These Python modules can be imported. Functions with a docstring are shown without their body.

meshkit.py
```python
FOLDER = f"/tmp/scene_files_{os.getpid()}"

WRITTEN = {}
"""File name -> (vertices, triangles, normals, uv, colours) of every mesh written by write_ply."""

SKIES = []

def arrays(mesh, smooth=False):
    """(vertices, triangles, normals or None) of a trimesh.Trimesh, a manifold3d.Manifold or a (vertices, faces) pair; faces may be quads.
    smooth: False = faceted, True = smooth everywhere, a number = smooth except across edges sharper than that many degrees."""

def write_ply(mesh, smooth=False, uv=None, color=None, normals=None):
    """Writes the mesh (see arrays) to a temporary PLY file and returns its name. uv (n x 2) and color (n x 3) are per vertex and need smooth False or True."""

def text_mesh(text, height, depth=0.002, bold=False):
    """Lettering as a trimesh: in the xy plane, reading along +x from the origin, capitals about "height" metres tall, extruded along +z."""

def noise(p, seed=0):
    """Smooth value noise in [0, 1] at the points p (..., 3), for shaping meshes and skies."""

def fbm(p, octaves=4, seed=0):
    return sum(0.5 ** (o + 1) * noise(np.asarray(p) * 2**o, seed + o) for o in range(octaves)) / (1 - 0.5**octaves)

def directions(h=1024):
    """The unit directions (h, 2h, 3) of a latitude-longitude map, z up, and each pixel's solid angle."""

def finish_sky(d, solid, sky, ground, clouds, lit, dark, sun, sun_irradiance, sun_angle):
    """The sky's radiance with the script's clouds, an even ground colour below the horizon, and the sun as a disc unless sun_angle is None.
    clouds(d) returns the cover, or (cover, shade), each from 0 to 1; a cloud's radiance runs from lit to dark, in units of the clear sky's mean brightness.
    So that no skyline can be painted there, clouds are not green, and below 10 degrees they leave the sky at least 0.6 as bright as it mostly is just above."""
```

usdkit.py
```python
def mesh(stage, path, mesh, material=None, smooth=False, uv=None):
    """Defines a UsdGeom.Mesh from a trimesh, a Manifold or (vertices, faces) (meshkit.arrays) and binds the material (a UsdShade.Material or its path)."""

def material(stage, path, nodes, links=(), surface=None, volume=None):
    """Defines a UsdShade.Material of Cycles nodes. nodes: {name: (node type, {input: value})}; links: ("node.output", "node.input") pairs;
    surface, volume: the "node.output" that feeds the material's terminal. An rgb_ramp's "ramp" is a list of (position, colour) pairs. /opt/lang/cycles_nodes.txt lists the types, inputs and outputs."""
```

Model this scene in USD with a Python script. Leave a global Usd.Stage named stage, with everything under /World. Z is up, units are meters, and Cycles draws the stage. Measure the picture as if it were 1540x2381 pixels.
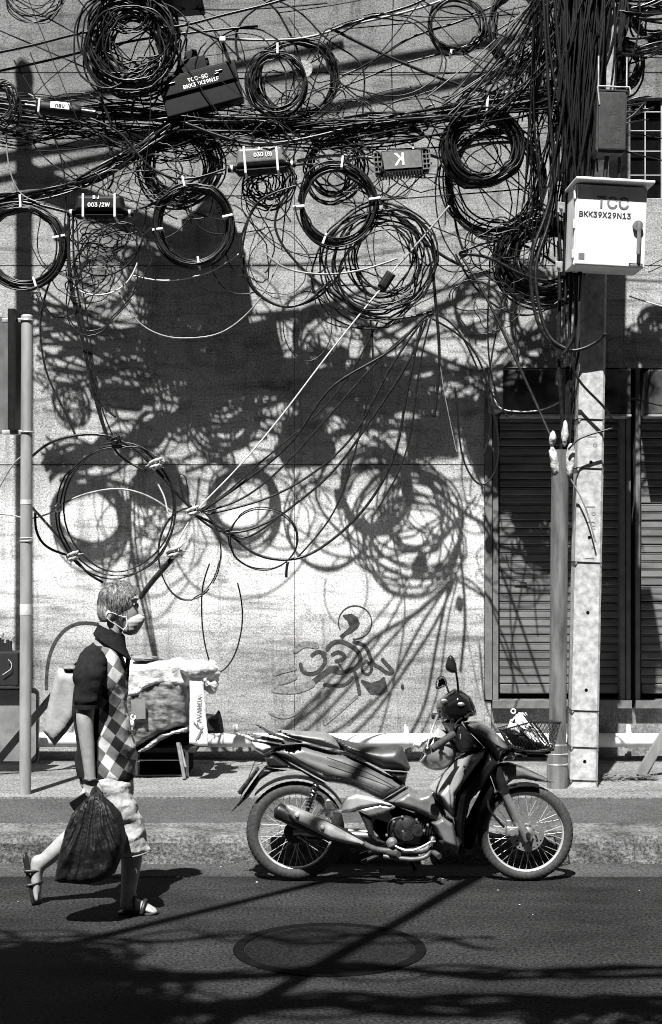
import math, random
import numpy as np, trimesh, shapely, usdkit, meshkit
from manifold3d import Manifold, CrossSection
from shapely.geometry import Polygon, LineString, Point, box as sbox
from scipy.spatial import Delaunay
from scipy.interpolate import CubicSpline
from pxr import Usd, UsdGeom, UsdLux, UsdShade, Gf, Sdf

stage = Usd.Stage.CreateInMemory()
UsdGeom.SetStageUpAxis(stage, 'Z')
UsdGeom.Xform.Define(stage, '/World')
UsdGeom.Scope.Define(stage, '/World/Looks')
A = np.array

# ------------------------------------------------------------------ camera, sky, sun
EXPOSURE = 1.3
SKY = 0.05
SUN = 1.25
KX, KY = 0.15, 0.54                       # shadow offset per metre of height
CAMZ, FOC, CX, HZ = 1.7, 3208.0, 770.0, 1320.0
cam = UsdGeom.Camera.Define(stage, '/World/camera')
cam.AddTranslateOp().Set(Gf.Vec3d(0, 0, CAMZ))
cam.AddRotateXYZOp().Set(Gf.Vec3f(90, 0, 0))
cam.CreateFocalLengthAttr(50.0)
cam.CreateHorizontalApertureAttr(24.0)
cam.CreateVerticalApertureAttr(24.0 * 1024 / 662)
cam.CreateVerticalApertureOffsetAttr(24.0 * 130 / 1540)
cam.CreateClippingRangeAttr(Gf.Vec2f(0.05, 500))
cam.CreateExposureAttr(EXPOSURE)
sl = math.sqrt(KX * KX + KY * KY + 1)
elev = math.asin(1 / sl)
rot = math.atan2(-KX, -KY)
dome = UsdLux.DomeLight.Define(stage, '/World/sky')
dome.GetPrim().SetCustomDataByKey('kind', 'structure')
skym = usdkit.material(stage, '/World/Looks/sky_look', {
    's': ('sky_texture', {'sky_type': 'single_scattering', 'sun_disc': False, 'sun_elevation': elev, 'sun_rotation': rot, 'air_density': .6, 'aerosol_density': .4}),
    'g': ('separate_color', {'color_type': 'rgb'}), 'b': ('background_shader', {'strength': SKY})},
    [('s.color', 'g.color'), ('g.r', 'b.color')], surface='b.background')
UsdShade.MaterialBindingAPI.Apply(dome.GetPrim()).Bind(skym)
sun = UsdLux.DistantLight.Define(stage, '/World/sun')
sun.CreateIntensityAttr(SUN); sun.CreateAngleAttr(0.5); sun.CreateNormalizeAttr(True)
sun.CreateColorAttr(Gf.Vec3f(1.0, 0.995, 0.985))
m4 = Gf.Matrix4d(1.0); m4.SetLookAt(Gf.Vec3d(0, 0, 0), Gf.Vec3d(KX, KY, -1), Gf.Vec3d(0, 0, 1))
sun.AddTransformOp().Set(m4.GetInverse())

# ------------------------------------------------------------------ helpers
used, LOC = {}, {}
def uniq(parent, name):
    k = (parent, name); n = used.get(k, 0); used[k] = n + 1
    return f'{parent}/{name}' + (f'_{n:03d}' if n else '')
def tag(prim, label=None, cat=None, group=None, kind=None):
    for k, v in (('label', label), ('category', cat), ('group', group), ('kind', kind)):
        if v: prim.SetCustomDataByKey(k, v)
def thing(name, label, cat, loc=(0, 0, 0), group=None, kind=None):
    p = uniq('/World', name)
    x = UsdGeom.Xform.Define(stage, p); x.AddTranslateOp().Set(Gf.Vec3d(*map(float, loc)))
    LOC[p] = A(loc, float)
    tag(x.GetPrim(), label, cat, group, kind)
    return p
def base(p):
    while p not in LOC: p = p.rsplit('/', 1)[0]
    return LOC[p]
def tm(mesh):
    if hasattr(mesh, 'to_mesh'):
        m = mesh.to_mesh(); return trimesh.Trimesh(m.vert_properties[:, :3], m.tri_verts, process=False)
    return mesh
def cat(ms): return trimesh.util.concatenate([tm(m) for m in ms])
def part(parent, name, mesh, mat, smooth=35, label=None):
    if isinstance(mesh, list): mesh = cat(mesh)
    mesh = tm(mesh).copy(); mesh.vertices = mesh.vertices - base(parent)
    p = uniq(parent, name)
    usdkit.mesh(stage, p, mesh, mat, smooth=smooth)
    if label: tag(stage.GetPrimAtPath(p), label)
    return p
def single(name, mesh, mat, label=None, cat_=None, group=None, kind=None, smooth=35):
    if isinstance(mesh, list): mesh = cat(mesh)
    p = uniq('/World', name)
    usdkit.mesh(stage, p, tm(mesh), mat, smooth=smooth)
    tag(stage.GetPrimAtPath(p), label, cat_, group, kind)
    return p

def P(x, y, D): return A([(x - CX) * D / FOC, D, CAMZ + (HZ - y) * D / FOC])
def bx(x0, x1, y0, y1, z0, z1):
    return trimesh.creation.box(bounds=[[x0, y0, z0], [x1, y1, z1]])
def bevel_box(size, r=.01, center=(0, 0, 0), R=None):
    sx, sy, sz = A(size) / 2 - r
    pts = []
    for a in (-1, 1):
        for b in (-1, 1):
            for c in (-1, 1):
                for d in ((r, 0, 0), (0, r, 0), (0, 0, r), (.7 * r, .7 * r, 0), (.7 * r, 0, .7 * r), (0, .7 * r, .7 * r), (.58 * r,) * 3):
                    pts.append([a * (sx + d[0]), b * (sy + d[1]), c * (sz + d[2])])
    m = tm(Manifold.hull_points(A(pts)))
    if R is not None: m.apply_transform(R)
    m.apply_translation(center); return m
def rotm(ax, deg): return trimesh.transformations.rotation_matrix(math.radians(deg), ax)
def rotpt(ax, deg, pt): return trimesh.transformations.rotation_matrix(math.radians(deg), ax, pt)
def spline(pts, n=None, closed=False, step=.02):
    p = A(pts, float)
    d = np.r_[0, np.cumsum(np.linalg.norm(np.diff(p, axis=0), axis=1) ** .7 + 1e-6)]
    L = np.linalg.norm(np.diff(p, axis=0), axis=1).sum()
    n = n or int(np.clip(L / step, 8, 160))
    if len(p) == 2: return p[0] + np.linspace(0, 1, n)[:, None] * (p[1] - p[0])
    cs = CubicSpline(d, p, bc_type='periodic' if closed else 'natural')
    return cs(np.linspace(0, d[-1], n))
def tube(p, r, sides=6, caps=True):
    p = A(p, float); n = len(p)
    t = np.gradient(p, axis=0); t /= np.linalg.norm(t, axis=1, keepdims=True) + 1e-12
    a = np.cross(t[0], [0, 0, 1.] if abs(t[0][2]) < .9 else [1., 0, 0]); a /= np.linalg.norm(a)
    fr = []
    for i in range(n):
        a = a - t[i] * (a @ t[i]); a /= np.linalg.norm(a) + 1e-12; fr.append(a)
    fr = A(fr); b = np.cross(t, fr)
    an = np.arange(sides) * 2 * np.pi / sides
    rr = np.broadcast_to(r, (n,))[:, None, None]
    v = (p[:, None] + rr * (np.cos(an)[None, :, None] * fr[:, None] + np.sin(an)[None, :, None] * b[:, None])).reshape(-1, 3)
    i, j = np.meshgrid(np.arange(n - 1), np.arange(sides), indexing='ij')
    q = np.stack([i * sides + j, i * sides + (j + 1) % sides, (i + 1) * sides + (j + 1) % sides, (i + 1) * sides + j], -1).reshape(-1, 4)
    f = np.vstack([q[:, [0, 1, 2]], q[:, [0, 2, 3]]])
    if caps:
        k = len(v); v = np.vstack([v, p[0], p[-1]])
        j = np.arange(sides); l = (n - 1) * sides
        f = np.vstack([f, np.c_[np.full(sides, k), (j + 1) % sides, j], np.c_[np.full(sides, k + 1), l + j, l + (j + 1) % sides]])
    return trimesh.Trimesh(v, f, process=False)
def rod(a, b, r, sides=8, r2=None):
    return tube([a, (A(a) + A(b)) / 2, b], [r, (r + (r2 if r2 is not None else r)) / 2, r2 if r2 is not None else r], sides)
def cyl(c, axis, r, h, sides=24):
    c, axis = A(c, float), A(axis, float) / np.linalg.norm(axis)
    return tube([c - axis * h / 2, c, c + axis * h / 2], r, sides)
def ringmesh(c, R, r, axis='y', n=48, sides=8):
    a = np.linspace(0, 2 * np.pi, n + 1)
    z = np.zeros_like(a)
    p = {'y': np.c_[R * np.cos(a), z, R * np.sin(a)], 'z': np.c_[R * np.cos(a), R * np.sin(a), z], 'x': np.c_[z, R * np.cos(a), R * np.sin(a)]}[axis] + A(c)
    return tube(p, r, sides, caps=False)
def lathe(profile, c, axis='y', n=48):
    """profile: (radius, along) pairs, closed loop; revolved about axis through c"""
    pr = A(profile, float); k = len(pr)
    an = np.arange(n) * 2 * np.pi / n
    v = np.zeros((n, k, 3))
    ca, sa = np.cos(an)[:, None], np.sin(an)[:, None]
    o = {'y': (0, 2, 1), 'z': (0, 1, 2), 'x': (1, 2, 0)}[axis]
    v[:, :, o[0]] = ca * pr[:, 0]; v[:, :, o[1]] = sa * pr[:, 0]; v[:, :, o[2]] = pr[:, 1]
    i, j = np.meshgrid(np.arange(n), np.arange(k), indexing='ij')
    i2, j2 = (i + 1) % n, (j + 1) % k
    q = np.stack([i * k + j, i2 * k + j, i2 * k + j2, i * k + j2], -1).reshape(-1, 4)
    m = trimesh.Trimesh(v.reshape(-1, 3) + A(c), np.vstack([q[:, [0, 1, 2]], q[:, [0, 2, 3]]]), process=False)
    if m.volume < 0: m.invert()
    return m
def pillow(poly, w, r=.03, y=0., h0=.002, step=.012, wfun=None, disp=None):
    """rounded solid from an outline in (x, z): half thickness w inside, rounded over r at the rim"""
    pg = Polygon(poly).buffer(0)
    if pg.geom_type != 'Polygon': pg = max(pg.geoms, key=lambda g: g.area)
    pg = shapely.geometry.polygon.orient(pg)
    L = pg.exterior.length; nb = max(12, int(L / step))
    B = A([pg.exterior.interpolate(t).coords[0] for t in np.linspace(0, L, nb, endpoint=False)])
    x0, z0, x1, z1 = pg.bounds
    gx, gz = np.meshgrid(np.arange(x0, x1, step), np.arange(z0, z1, step * .87))
    gx = gx + (np.arange(len(gx)) % 2)[:, None] * step / 2
    I = np.c_[gx.ravel(), gz.ravel()]
    pp = shapely.points(I)
    ok = shapely.contains(pg, pp) & (shapely.distance(pg.exterior, pp) > step * .55)
    I = I[ok]
    V = np.vstack([B, I]); T = Delaunay(V).simplices
    cen = V[T].mean(1)
    T = T[shapely.contains(Polygon(B).buffer(1e-6), shapely.points(cen))]
    e1, e2 = V[T[:, 1]] - V[T[:, 0]], V[T[:, 2]] - V[T[:, 0]]
    cr = e1[:, 0] * e2[:, 1] - e1[:, 1] * e2[:, 0]
    T[cr < 0] = T[cr < 0][:, ::-1]
    d = shapely.distance(pg.exterior, shapely.points(V)); d[:len(B)] = 0
    s = np.clip(d / r, 0, 1)
    h = h0 + (np.sqrt(1 - (1 - s) ** 2)) * ((w if wfun is None else wfun(V[:, 0], V[:, 1])) - h0)
    yc = np.broadcast_to(y(V[:, 0], V[:, 1]) if callable(y) else y, len(V))
    hf = h + (disp(V[:, 0], V[:, 1]) * s if disp is not None else 0)
    F = np.c_[V[:, 0], yc - hf, V[:, 1]]; K = np.c_[V[:, 0], yc + h, V[:, 1]]
    n = len(V); b = np.arange(nb); b2 = (b + 1) % nb
    side = np.vstack([np.c_[b, b + n, b2], np.c_[b2, b + n, b2 + n]])
    m = trimesh.Trimesh(np.vstack([F, K]), np.vstack([T, T[:, ::-1] + n, side]), process=False)
    if m.volume < 0: m.invert()
    return m
def sph(c, r, s=(1, 1, 1), R=None, seg=20):
    m = Manifold.sphere(1.0, seg).scale([r * s[0], r * s[1], r * s[2]])
    if R is not None: m = m.rotate(R)
    return m.translate([float(v) for v in c])
def chain(js):
    """js: list of (point, radius or (rx,ry,rz)); hull of consecutive balls, united"""
    S = [sph(p, 1, (r, r, r) if np.isscalar(r) else r) for p, r in js]
    out = [Manifold.batch_hull([a, b]) if hasattr(Manifold, 'batch_hull') else (a + b).hull() for a, b in zip(S[:-1], S[1:])]
    return out
def fuse(ms, ref=.012, it=8):
    m = ms[0]
    for k in ms[1:]: m = m + k
    t = tm(m.refine_to_length(ref))
    t.merge_vertices()
    trimesh.smoothing.filter_taubin(t, .5, -.53, iterations=it)
    return t
def polyext(pg, y0, y1, O=(0, 0)):
    """shapely polygon in (x, z) extruded from y0 to y1"""
    ms = []
    for g in getattr(pg, 'geoms', [pg]):
        if g.area < 1e-8: continue
        m = trimesh.creation.extrude_polygon(g, y1 - y0, engine='earcut')
        v = m.vertices.copy(); m.vertices = np.c_[v[:, 0] + O[0], y1 - v[:, 2], v[:, 1] + O[1]]
        if m.volume < 0: m.invert()
        ms.append(m)
    return cat(ms)
def text(s, h, origin, right=(1, 0, 0), up=(0, 0, 1), depth=.002, bold=False, mirror=False, center=False):
    m = meshkit.text_mesh(s, h, depth, bold)
    v = m.vertices.copy()
    if mirror: v[:, 0] = v[:, 0].max() - v[:, 0]
    if center: v[:, 0] -= (v[:, 0].max() + v[:, 0].min()) / 2; v[:, 1] -= (v[:, 1].max() + v[:, 1].min()) / 2
    r, u = A(right, float), A(up, float); n = np.cross(r, u)
    m.vertices = A(origin) + v[:, :1] * r + v[:, 1:2] * u + v[:, 2:] * n
    if m.volume < 0: m.invert()
    return m

# ------------------------------------------------------------------ materials (a black and white world)
def mat(name, lo, hi=None, rough=.6, metal=0., scale=20., stretch=(1, 1, 1), detail=4, bump=0., bscale=None, bdist=.01, coat=0., spec=.5, ramp=(.35, .65), rvar=0.):
    hi = lo if hi is None else hi
    N = {'g': ('geometry', {}), 'm': ('mapping', {'mapping_type': 'point', 'scale': stretch}),
         'n': ('noise_texture', {'scale': scale, 'detail': detail, 'roughness': .6}),
         'r': ('rgb_ramp', {'ramp': [(ramp[0], (lo,) * 3), (ramp[1], (hi,) * 3)]}),
         'p': ('principled_bsdf', {'roughness': rough, 'metallic': metal, 'coat_weight': coat, 'coat_roughness': .08, 'specular_ior_level': spec})}
    L = [('g.position', 'm.vector'), ('m.vector', 'n.vector'), ('n.fac', 'r.fac'), ('r.color', 'p.base_color')]
    if rvar:
        N['rr'] = ('map_range', {'from_min': .3, 'from_max': .7, 'to_min': rough - rvar, 'to_max': rough + rvar})
        L += [('n.fac', 'rr.value'), ('rr.result', 'p.roughness')]
    if bump:
        N['n2'] = ('noise_texture', {'scale': bscale or scale * 3, 'detail': 3})
        N['b'] = ('bump', {'strength': bump, 'distance': bdist})
        L += [('g.position', 'n2.vector'), ('n2.fac', 'b.height'), ('b.normal', 'p.normal')]
    return usdkit.material(stage, f'/World/Looks/{name}', N, L, surface='p.BSDF')
M = {}
M['cable'] = mat('cable_black', .005, .014, .36, scale=30, spec=.4, rvar=.08)
M['cable_dull'] = mat('cable_dull', .004, .01, .6, scale=30, spec=.2)
M['cable_grey'] = mat('cable_grey', .16, .3, .4, scale=25)
M['cable_light'] = mat('cable_light', .4, .6, .4, scale=25)
M['tie'] = mat('white_tie', .6, .8, .45, scale=60)
M['steel_band'] = mat('steel_band', .5, .7, .3, metal=.7, scale=60)
M['blackbox'] = mat('black_plastic_box', .004, .008, .6, scale=30, bump=.15, bscale=200, bdist=.002, spec=.25)
M['greyshaded'] = mat('grey_box_shaded', .018, .034, .6, scale=25, spec=.3)  # grey darkened to carry the shade of the cable mass above the box
M['greybox'] = mat('grey_plastic', .1, .16, .5, scale=25)
M['whiteprint'] = mat('white_print', .75, .85, .6)
M['blackprint'] = mat('black_print', .015, .02, .6)
M['cabinet'] = mat('cabinet_paint', .58, .74, .4, scale=9, coat=.1, stretch=(1.5, 1.5, .18), detail=5)
M['steel'] = mat('galvanised', .3, .5, .45, metal=.5, scale=18, rvar=.1)
M['pole_steel'] = mat('pole_paint', .24, .36, .5, scale=14, metal=.2, stretch=(1, 1, .25))
M['concrete_pole'] = mat('pole_concrete', .26, .5, .9, scale=22, detail=9, bump=.5, bscale=160, bdist=.004)
M['conduit'] = mat('conduit_steel', .07, .2, .55, scale=10, stretch=(1.6, 1.6, .25), metal=.2, bump=.2, bscale=80, bdist=.003)
M['rag'] = mat('rag_white', .22, .55, .9, scale=30, bump=.6, bscale=60)
M['pipe'] = mat('pvc_pipe', .6, .78, .5, scale=12)
M['frame'] = mat('door_frame', .1, .16, .5, scale=12)
M['slat'] = mat('shutter_slat', .11, .2, .42, scale=9, metal=.2, stretch=(.4, 1, 1.5), detail=6)
M['slat2'] = mat('shutter_slat_worn', .09, .18, .5, scale=5, metal=.1, stretch=(.6, 1, 1.5), detail=7)
M['housing'] = mat('shutter_housing', .02, .16, .4, scale=3.2, metal=.3, detail=5, ramp=(.42, .66))
M['facade'] = mat('facade_render', .03, .06, .9, scale=2)
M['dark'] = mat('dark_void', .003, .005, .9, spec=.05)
M['glass'] = mat('window_glass', .004, .006, .08, spec=.6)
M['rubber'] = mat('tyre_rubber', .018, .04, .75, scale=60, bump=.2, bscale=120, bdist=.002)
M['chrome'] = mat('polished_metal', .55, .7, .18, metal=1., scale=20)
M['alu'] = mat('cast_aluminium', .4, .55, .38, metal=.85, scale=30)
M['silver'] = mat('silver_paint', .5, .6, .3, metal=.5, scale=20, coat=.3)
M['bikegrey'] = mat('bike_paint', .11, .16, .3, metal=.2, scale=14, coat=.6, detail=6)
M['bikelight'] = mat('bike_inner_plastic', .2, .26, .45, scale=14, detail=6, coat=.15)
M['bikedark'] = mat('bike_dark_plastic', .006, .012, .4, scale=25, spec=.35)
M['bikegloss'] = mat('bike_gloss_black', .004, .006, .12, scale=25, coat=.4)
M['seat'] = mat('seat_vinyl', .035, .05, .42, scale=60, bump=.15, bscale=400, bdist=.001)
M['seatsunlit'] = mat('seat_vinyl_sunlit', .12, .2, .4, scale=10)  # same seat vinyl, painted paler for the sunlit rear top
M['engine'] = mat('engine_black', .008, .03, .45, metal=.4, scale=40)
M['exhaust'] = mat('exhaust_metal', .2, .42, .36, metal=.35, scale=12, detail=6)
M['rimalu'] = mat('rim_alloy', .4, .5, .35, metal=.4, scale=30)
M['dullalu'] = mat('dull_alloy', .05, .12, .5, metal=.4, scale=30)
M['lens'] = mat('lamp_lens', .45, .6, .1, coat=.6)
M['mirror'] = mat('mirror_glass', .8, .85, .02, metal=1.)
M['helmet'] = mat('helmet_paint', .26, .32, .2, metal=.2, coat=.6)
M['skin'] = mat('skin', .24, .31, .55, scale=30, bump=.08, bscale=120, bdist=.002)
M['hair'] = mat('hair_grey', .03, .34, .5, scale=45, stretch=(1.3, 3, .35), detail=3, bump=.8, bscale=150, bdist=.004, ramp=(.35, .7))
M['maskcloth'] = mat('mask_cloth', .28, .35, .8, scale=30)
M['sandal'] = mat('sandal_black', .008, .015, .5)
M['shorts'] = mat('shorts_cotton', .2, .4, .9, scale=13, detail=3, bump=.5, bscale=26, bdist=.02)
M['tote'] = mat('tote_cotton', .24, .31, .9, scale=14, bump=.3, bscale=20, bdist=.015)
M['plastic'] = mat('black_bag', .003, .007, .55, spec=.3, scale=10, bump=.5, bscale=22, bdist=.02)
M['tarp_white'] = mat('white_wrap', .25, .66, .6, scale=16, detail=6, bump=.8, bscale=30, bdist=.015)
M['tarp_dark'] = mat('dark_wrap', .02, .3, .7, scale=7, stretch=(1.2, 1, 3.4), detail=4, bump=.6, bscale=16, bdist=.02, ramp=(.38, .7))
M['towel'] = mat('towel_white', .55, .72, .95, scale=40, bump=.5, bscale=220, bdist=.004)
M['stripe'] = mat('striped_cloth', .06, .4, .9, scale=34, stretch=(.25, .3, 1.6), ramp=(.44, .56))
M['blackcloth'] = mat('black_cloth', .006, .01, .9)
M['board'] = mat('table_board', .13, .2, .6, scale=10)
M['paper'] = mat('paper_white', .5, .9, .5, scale=40, stretch=(1, 1, 1), bump=.6, bscale=40)
M['debris'] = mat('dry_leaves', .04, .16, .9, scale=40)
M['wood'] = mat('plank_wood', .14, .22, .8, scale=12, stretch=(1, 1, .2))
M['spray'] = mat('spray_paint', .008, .05, .8, scale=26, detail=6)
M['spray_faint'] = mat('spray_paint_faint', .07, .24, .85, scale=50, detail=6)
M['sign_grey'] = mat('sign_metal', .25, .4, .5, scale=6)

def mnode(name, nodes, links, surface='p.BSDF'):
    return usdkit.material(stage, f'/World/Looks/{name}', nodes, links, surface=surface)
# wall: cement, darkened towards the top to carry the weaker light there, a brushed band of whitewash, coarse grain everywhere
M['wall'] = mnode('wall_cement', {
    'g': ('geometry', {}), 'x': ('separate_xyz', {}),
    'ns': ('noise_texture', {'scale': 75, 'detail': 3, 'roughness': .8}),
    'grain': ('rgb_ramp', {'ramp': [(.34, (.2,) * 3), (.5, (.9,) * 3), (.66, (1.6,) * 3)]}),
    'md': ('mapping', {'scale': (9, 1, .55)}), 'nd': ('noise_texture', {'scale': 1.3, 'detail': 5, 'roughness': .6}),
    'dr': ('rgb_ramp', {'ramp': [(.34, (.55,) * 3), (.46, (1,) * 3)]}), 'c4': ('mix_color', {'blend_type': 'multiply', 'fac': .7}),
    'npt': ('noise_texture', {'scale': 1.25, 'detail': 9, 'roughness': .62}), 'pr': ('rgb_ramp', {'ramp': [(.4, (.8,) * 3), (.415, (1,) * 3), (.575, (1,) * 3), (.585, (1.16,) * 3)]}), 'c5': ('mix_color', {'blend_type': 'multiply', 'fac': 1., 'use_clamp': False}),
    'vor': ('noise_texture', {'scale': 2.4, 'detail': 6, 'roughness': .55}), 'crk': ('math', {'math_type': 'subtract', 'value2': .5}), 'cab': ('math', {'math_type': 'absolute'}), 'cr': ('rgb_ramp', {'ramp': [(0, (.35,) * 3), (.0035, (.5,) * 3), (.007, (1,) * 3)]}), 'c6': ('mix_color', {'blend_type': 'multiply', 'fac': .6}),
    'nb': ('noise_texture', {'scale': 2.2, 'detail': 5, 'roughness': .65}),
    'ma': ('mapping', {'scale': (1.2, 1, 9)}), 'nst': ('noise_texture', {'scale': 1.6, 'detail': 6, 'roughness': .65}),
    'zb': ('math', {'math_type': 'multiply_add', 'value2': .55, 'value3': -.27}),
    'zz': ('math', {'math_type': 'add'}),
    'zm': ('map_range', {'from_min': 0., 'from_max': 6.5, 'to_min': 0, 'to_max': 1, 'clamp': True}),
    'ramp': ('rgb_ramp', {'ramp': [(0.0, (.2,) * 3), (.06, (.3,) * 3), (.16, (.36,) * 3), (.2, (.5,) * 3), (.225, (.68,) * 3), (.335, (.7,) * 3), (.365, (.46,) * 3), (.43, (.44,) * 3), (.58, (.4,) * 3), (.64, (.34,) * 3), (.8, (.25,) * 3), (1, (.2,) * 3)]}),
    'st': ('rgb_ramp', {'ramp': [(.32, (.5,) * 3), (.48, (.95,) * 3), (.7, (1.1,) * 3)]}),
    'bl': ('rgb_ramp', {'ramp': [(.3, (.78,) * 3), (.6, (1.05,) * 3)]}),
    'c1': ('mix_color', {'blend_type': 'multiply', 'fac': 1., 'use_clamp': False}), 'c2': ('mix_color', {'blend_type': 'multiply', 'fac': .85}),
    'c3': ('mix_color', {'blend_type': 'multiply', 'fac': .75}),
    'b': ('bump', {'strength': .7, 'distance': .008}),
    'p': ('principled_bsdf', {'roughness': .95, 'specular_ior_level': .15})},
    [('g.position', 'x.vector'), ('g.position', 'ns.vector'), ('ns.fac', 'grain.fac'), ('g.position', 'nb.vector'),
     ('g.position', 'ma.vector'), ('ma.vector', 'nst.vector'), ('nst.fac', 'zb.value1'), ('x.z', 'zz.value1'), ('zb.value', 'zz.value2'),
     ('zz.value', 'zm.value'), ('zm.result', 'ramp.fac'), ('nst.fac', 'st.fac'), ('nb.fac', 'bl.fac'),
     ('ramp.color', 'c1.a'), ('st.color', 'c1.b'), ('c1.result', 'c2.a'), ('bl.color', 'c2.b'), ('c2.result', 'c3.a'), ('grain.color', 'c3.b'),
     ('g.position', 'md.vector'), ('md.vector', 'nd.vector'), ('nd.fac', 'dr.fac'), ('c3.result', 'c4.a'), ('dr.color', 'c4.b'), ('g.position', 'npt.vector'), ('npt.fac', 'pr.fac'), ('c4.result', 'c5.a'), ('pr.color', 'c5.b'), ('g.position', 'vor.vector'), ('vor.fac', 'crk.value1'), ('crk.value', 'cab.value1'), ('cab.value', 'cr.fac'), ('c5.result', 'c6.a'), ('cr.color', 'c6.b'), ('c6.result', 'p.base_color'), ('ns.fac', 'b.height'), ('b.normal', 'p.normal')])
def ground(name, lo, hi, gs, cont, bumpd=.006, streak=(1, 1, 1), big=1.3):
    return mnode(name, {
        'g': ('geometry', {}), 'ns': ('noise_texture', {'scale': gs, 'detail': 3, 'roughness': .75}),
        'grain': ('rgb_ramp', {'ramp': [(.34, (1 - cont,) * 3), (.5, (1,) * 3), (.66, (1 + cont * 1.3,) * 3)]}),
        'm': ('mapping', {'scale': streak}), 'nb': ('noise_texture', {'scale': big, 'detail': 7, 'roughness': .65}),
        'r': ('rgb_ramp', {'ramp': [(.32, (lo,) * 3), (.68, (hi,) * 3)]}),
        'mx': ('mix_color', {'blend_type': 'multiply', 'fac': 1., 'use_clamp': False}),
        'b': ('bump', {'strength': .8, 'distance': bumpd}), 'p': ('principled_bsdf', {'roughness': .9, 'specular_ior_level': .08})},
        [('g.position', 'ns.vector'), ('g.position', 'm.vector'), ('m.vector', 'nb.vector'), ('ns.fac', 'grain.fac'), ('nb.fac', 'r.fac'),
         ('r.color', 'mx.a'), ('grain.color', 'mx.b'), ('mx.result', 'p.base_color'), ('ns.fac', 'b.height'), ('b.normal', 'p.normal')])
M['road'] = ground('asphalt', .009, .027, 70, .95, streak=(.7, 1.3, 1), big=1.7)
M['gutter'] = ground('gutter_cement', .03, .065, 110, .8, streak=(.4, 2, 1))
M['walk'] = ground('pavement_cement', .09, .19, 75, .7, streak=(.6, 2.2, 1))
M['walk_dark'] = ground('pavement_patch', .045, .07, 110, .75)
M['kerb'] = ground('kerb_concrete', .04, .16, 60, .65, bumpd=.015, big=5)
M['plinth'] = ground('plinth_render', .08, .26, 70, .4, streak=(3, 1, .6), big=2)
M['iron'] = ground('cover_asphalt', .006, .01, 90, .9)

# ------------------------------------------------------------------ setting
WALL = 11.0
KERB = 7.9
nrng = np.random.default_rng(5)
single('road', bx(-60, 60, -60, KERB + .1, -.3, 0), M['road'], 'worn dark asphalt road in front of the kerb', 'road', kind='structure')
single('gutter', bx(-30, 30, KERB - .32, KERB + .05, -.1, .004), M['gutter'], 'pale cement gutter strip along the foot of the kerb', 'gutter', kind='structure')
k = thing('kerb', 'rough concrete kerb between road and pavement', 'kerb', (0, KERB, 0), kind='structure')
for i in range(-8, 9):
    x0, x1 = i * 1.02 - .3, i * 1.02 + .717
    pr = Polygon([(KERB, -.05), (KERB + .015, .12), (KERB + .05, .158), (KERB + .42, .162), (KERB + .42, -.05)])
    m = trimesh.creation.extrude_polygon(pr, x1 - x0, engine='earcut')
    v = m.vertices.copy(); m.vertices = np.c_[x0 + v[:, 2], v[:, 0], v[:, 1]]
    for _ in range(4): m = m.subdivide()
    v = m.vertices; dn = meshkit.fbm(v * [9, 9, 14], 4, seed=3) - .5
    v[:, 1] += dn * .03 * (v[:, 1] < KERB + .1) ; v[:, 2] += dn * .012 * (v[:, 2] > .1)
    m.vertices = v
    if m.volume < 0: m.invert()
    part(k, 'kerb_stone', m, M['kerb'], smooth=60)
sw = thing('pavement', 'cement pavement between kerb and wall', 'pavement', (0, 9, 0), kind='structure')
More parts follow.
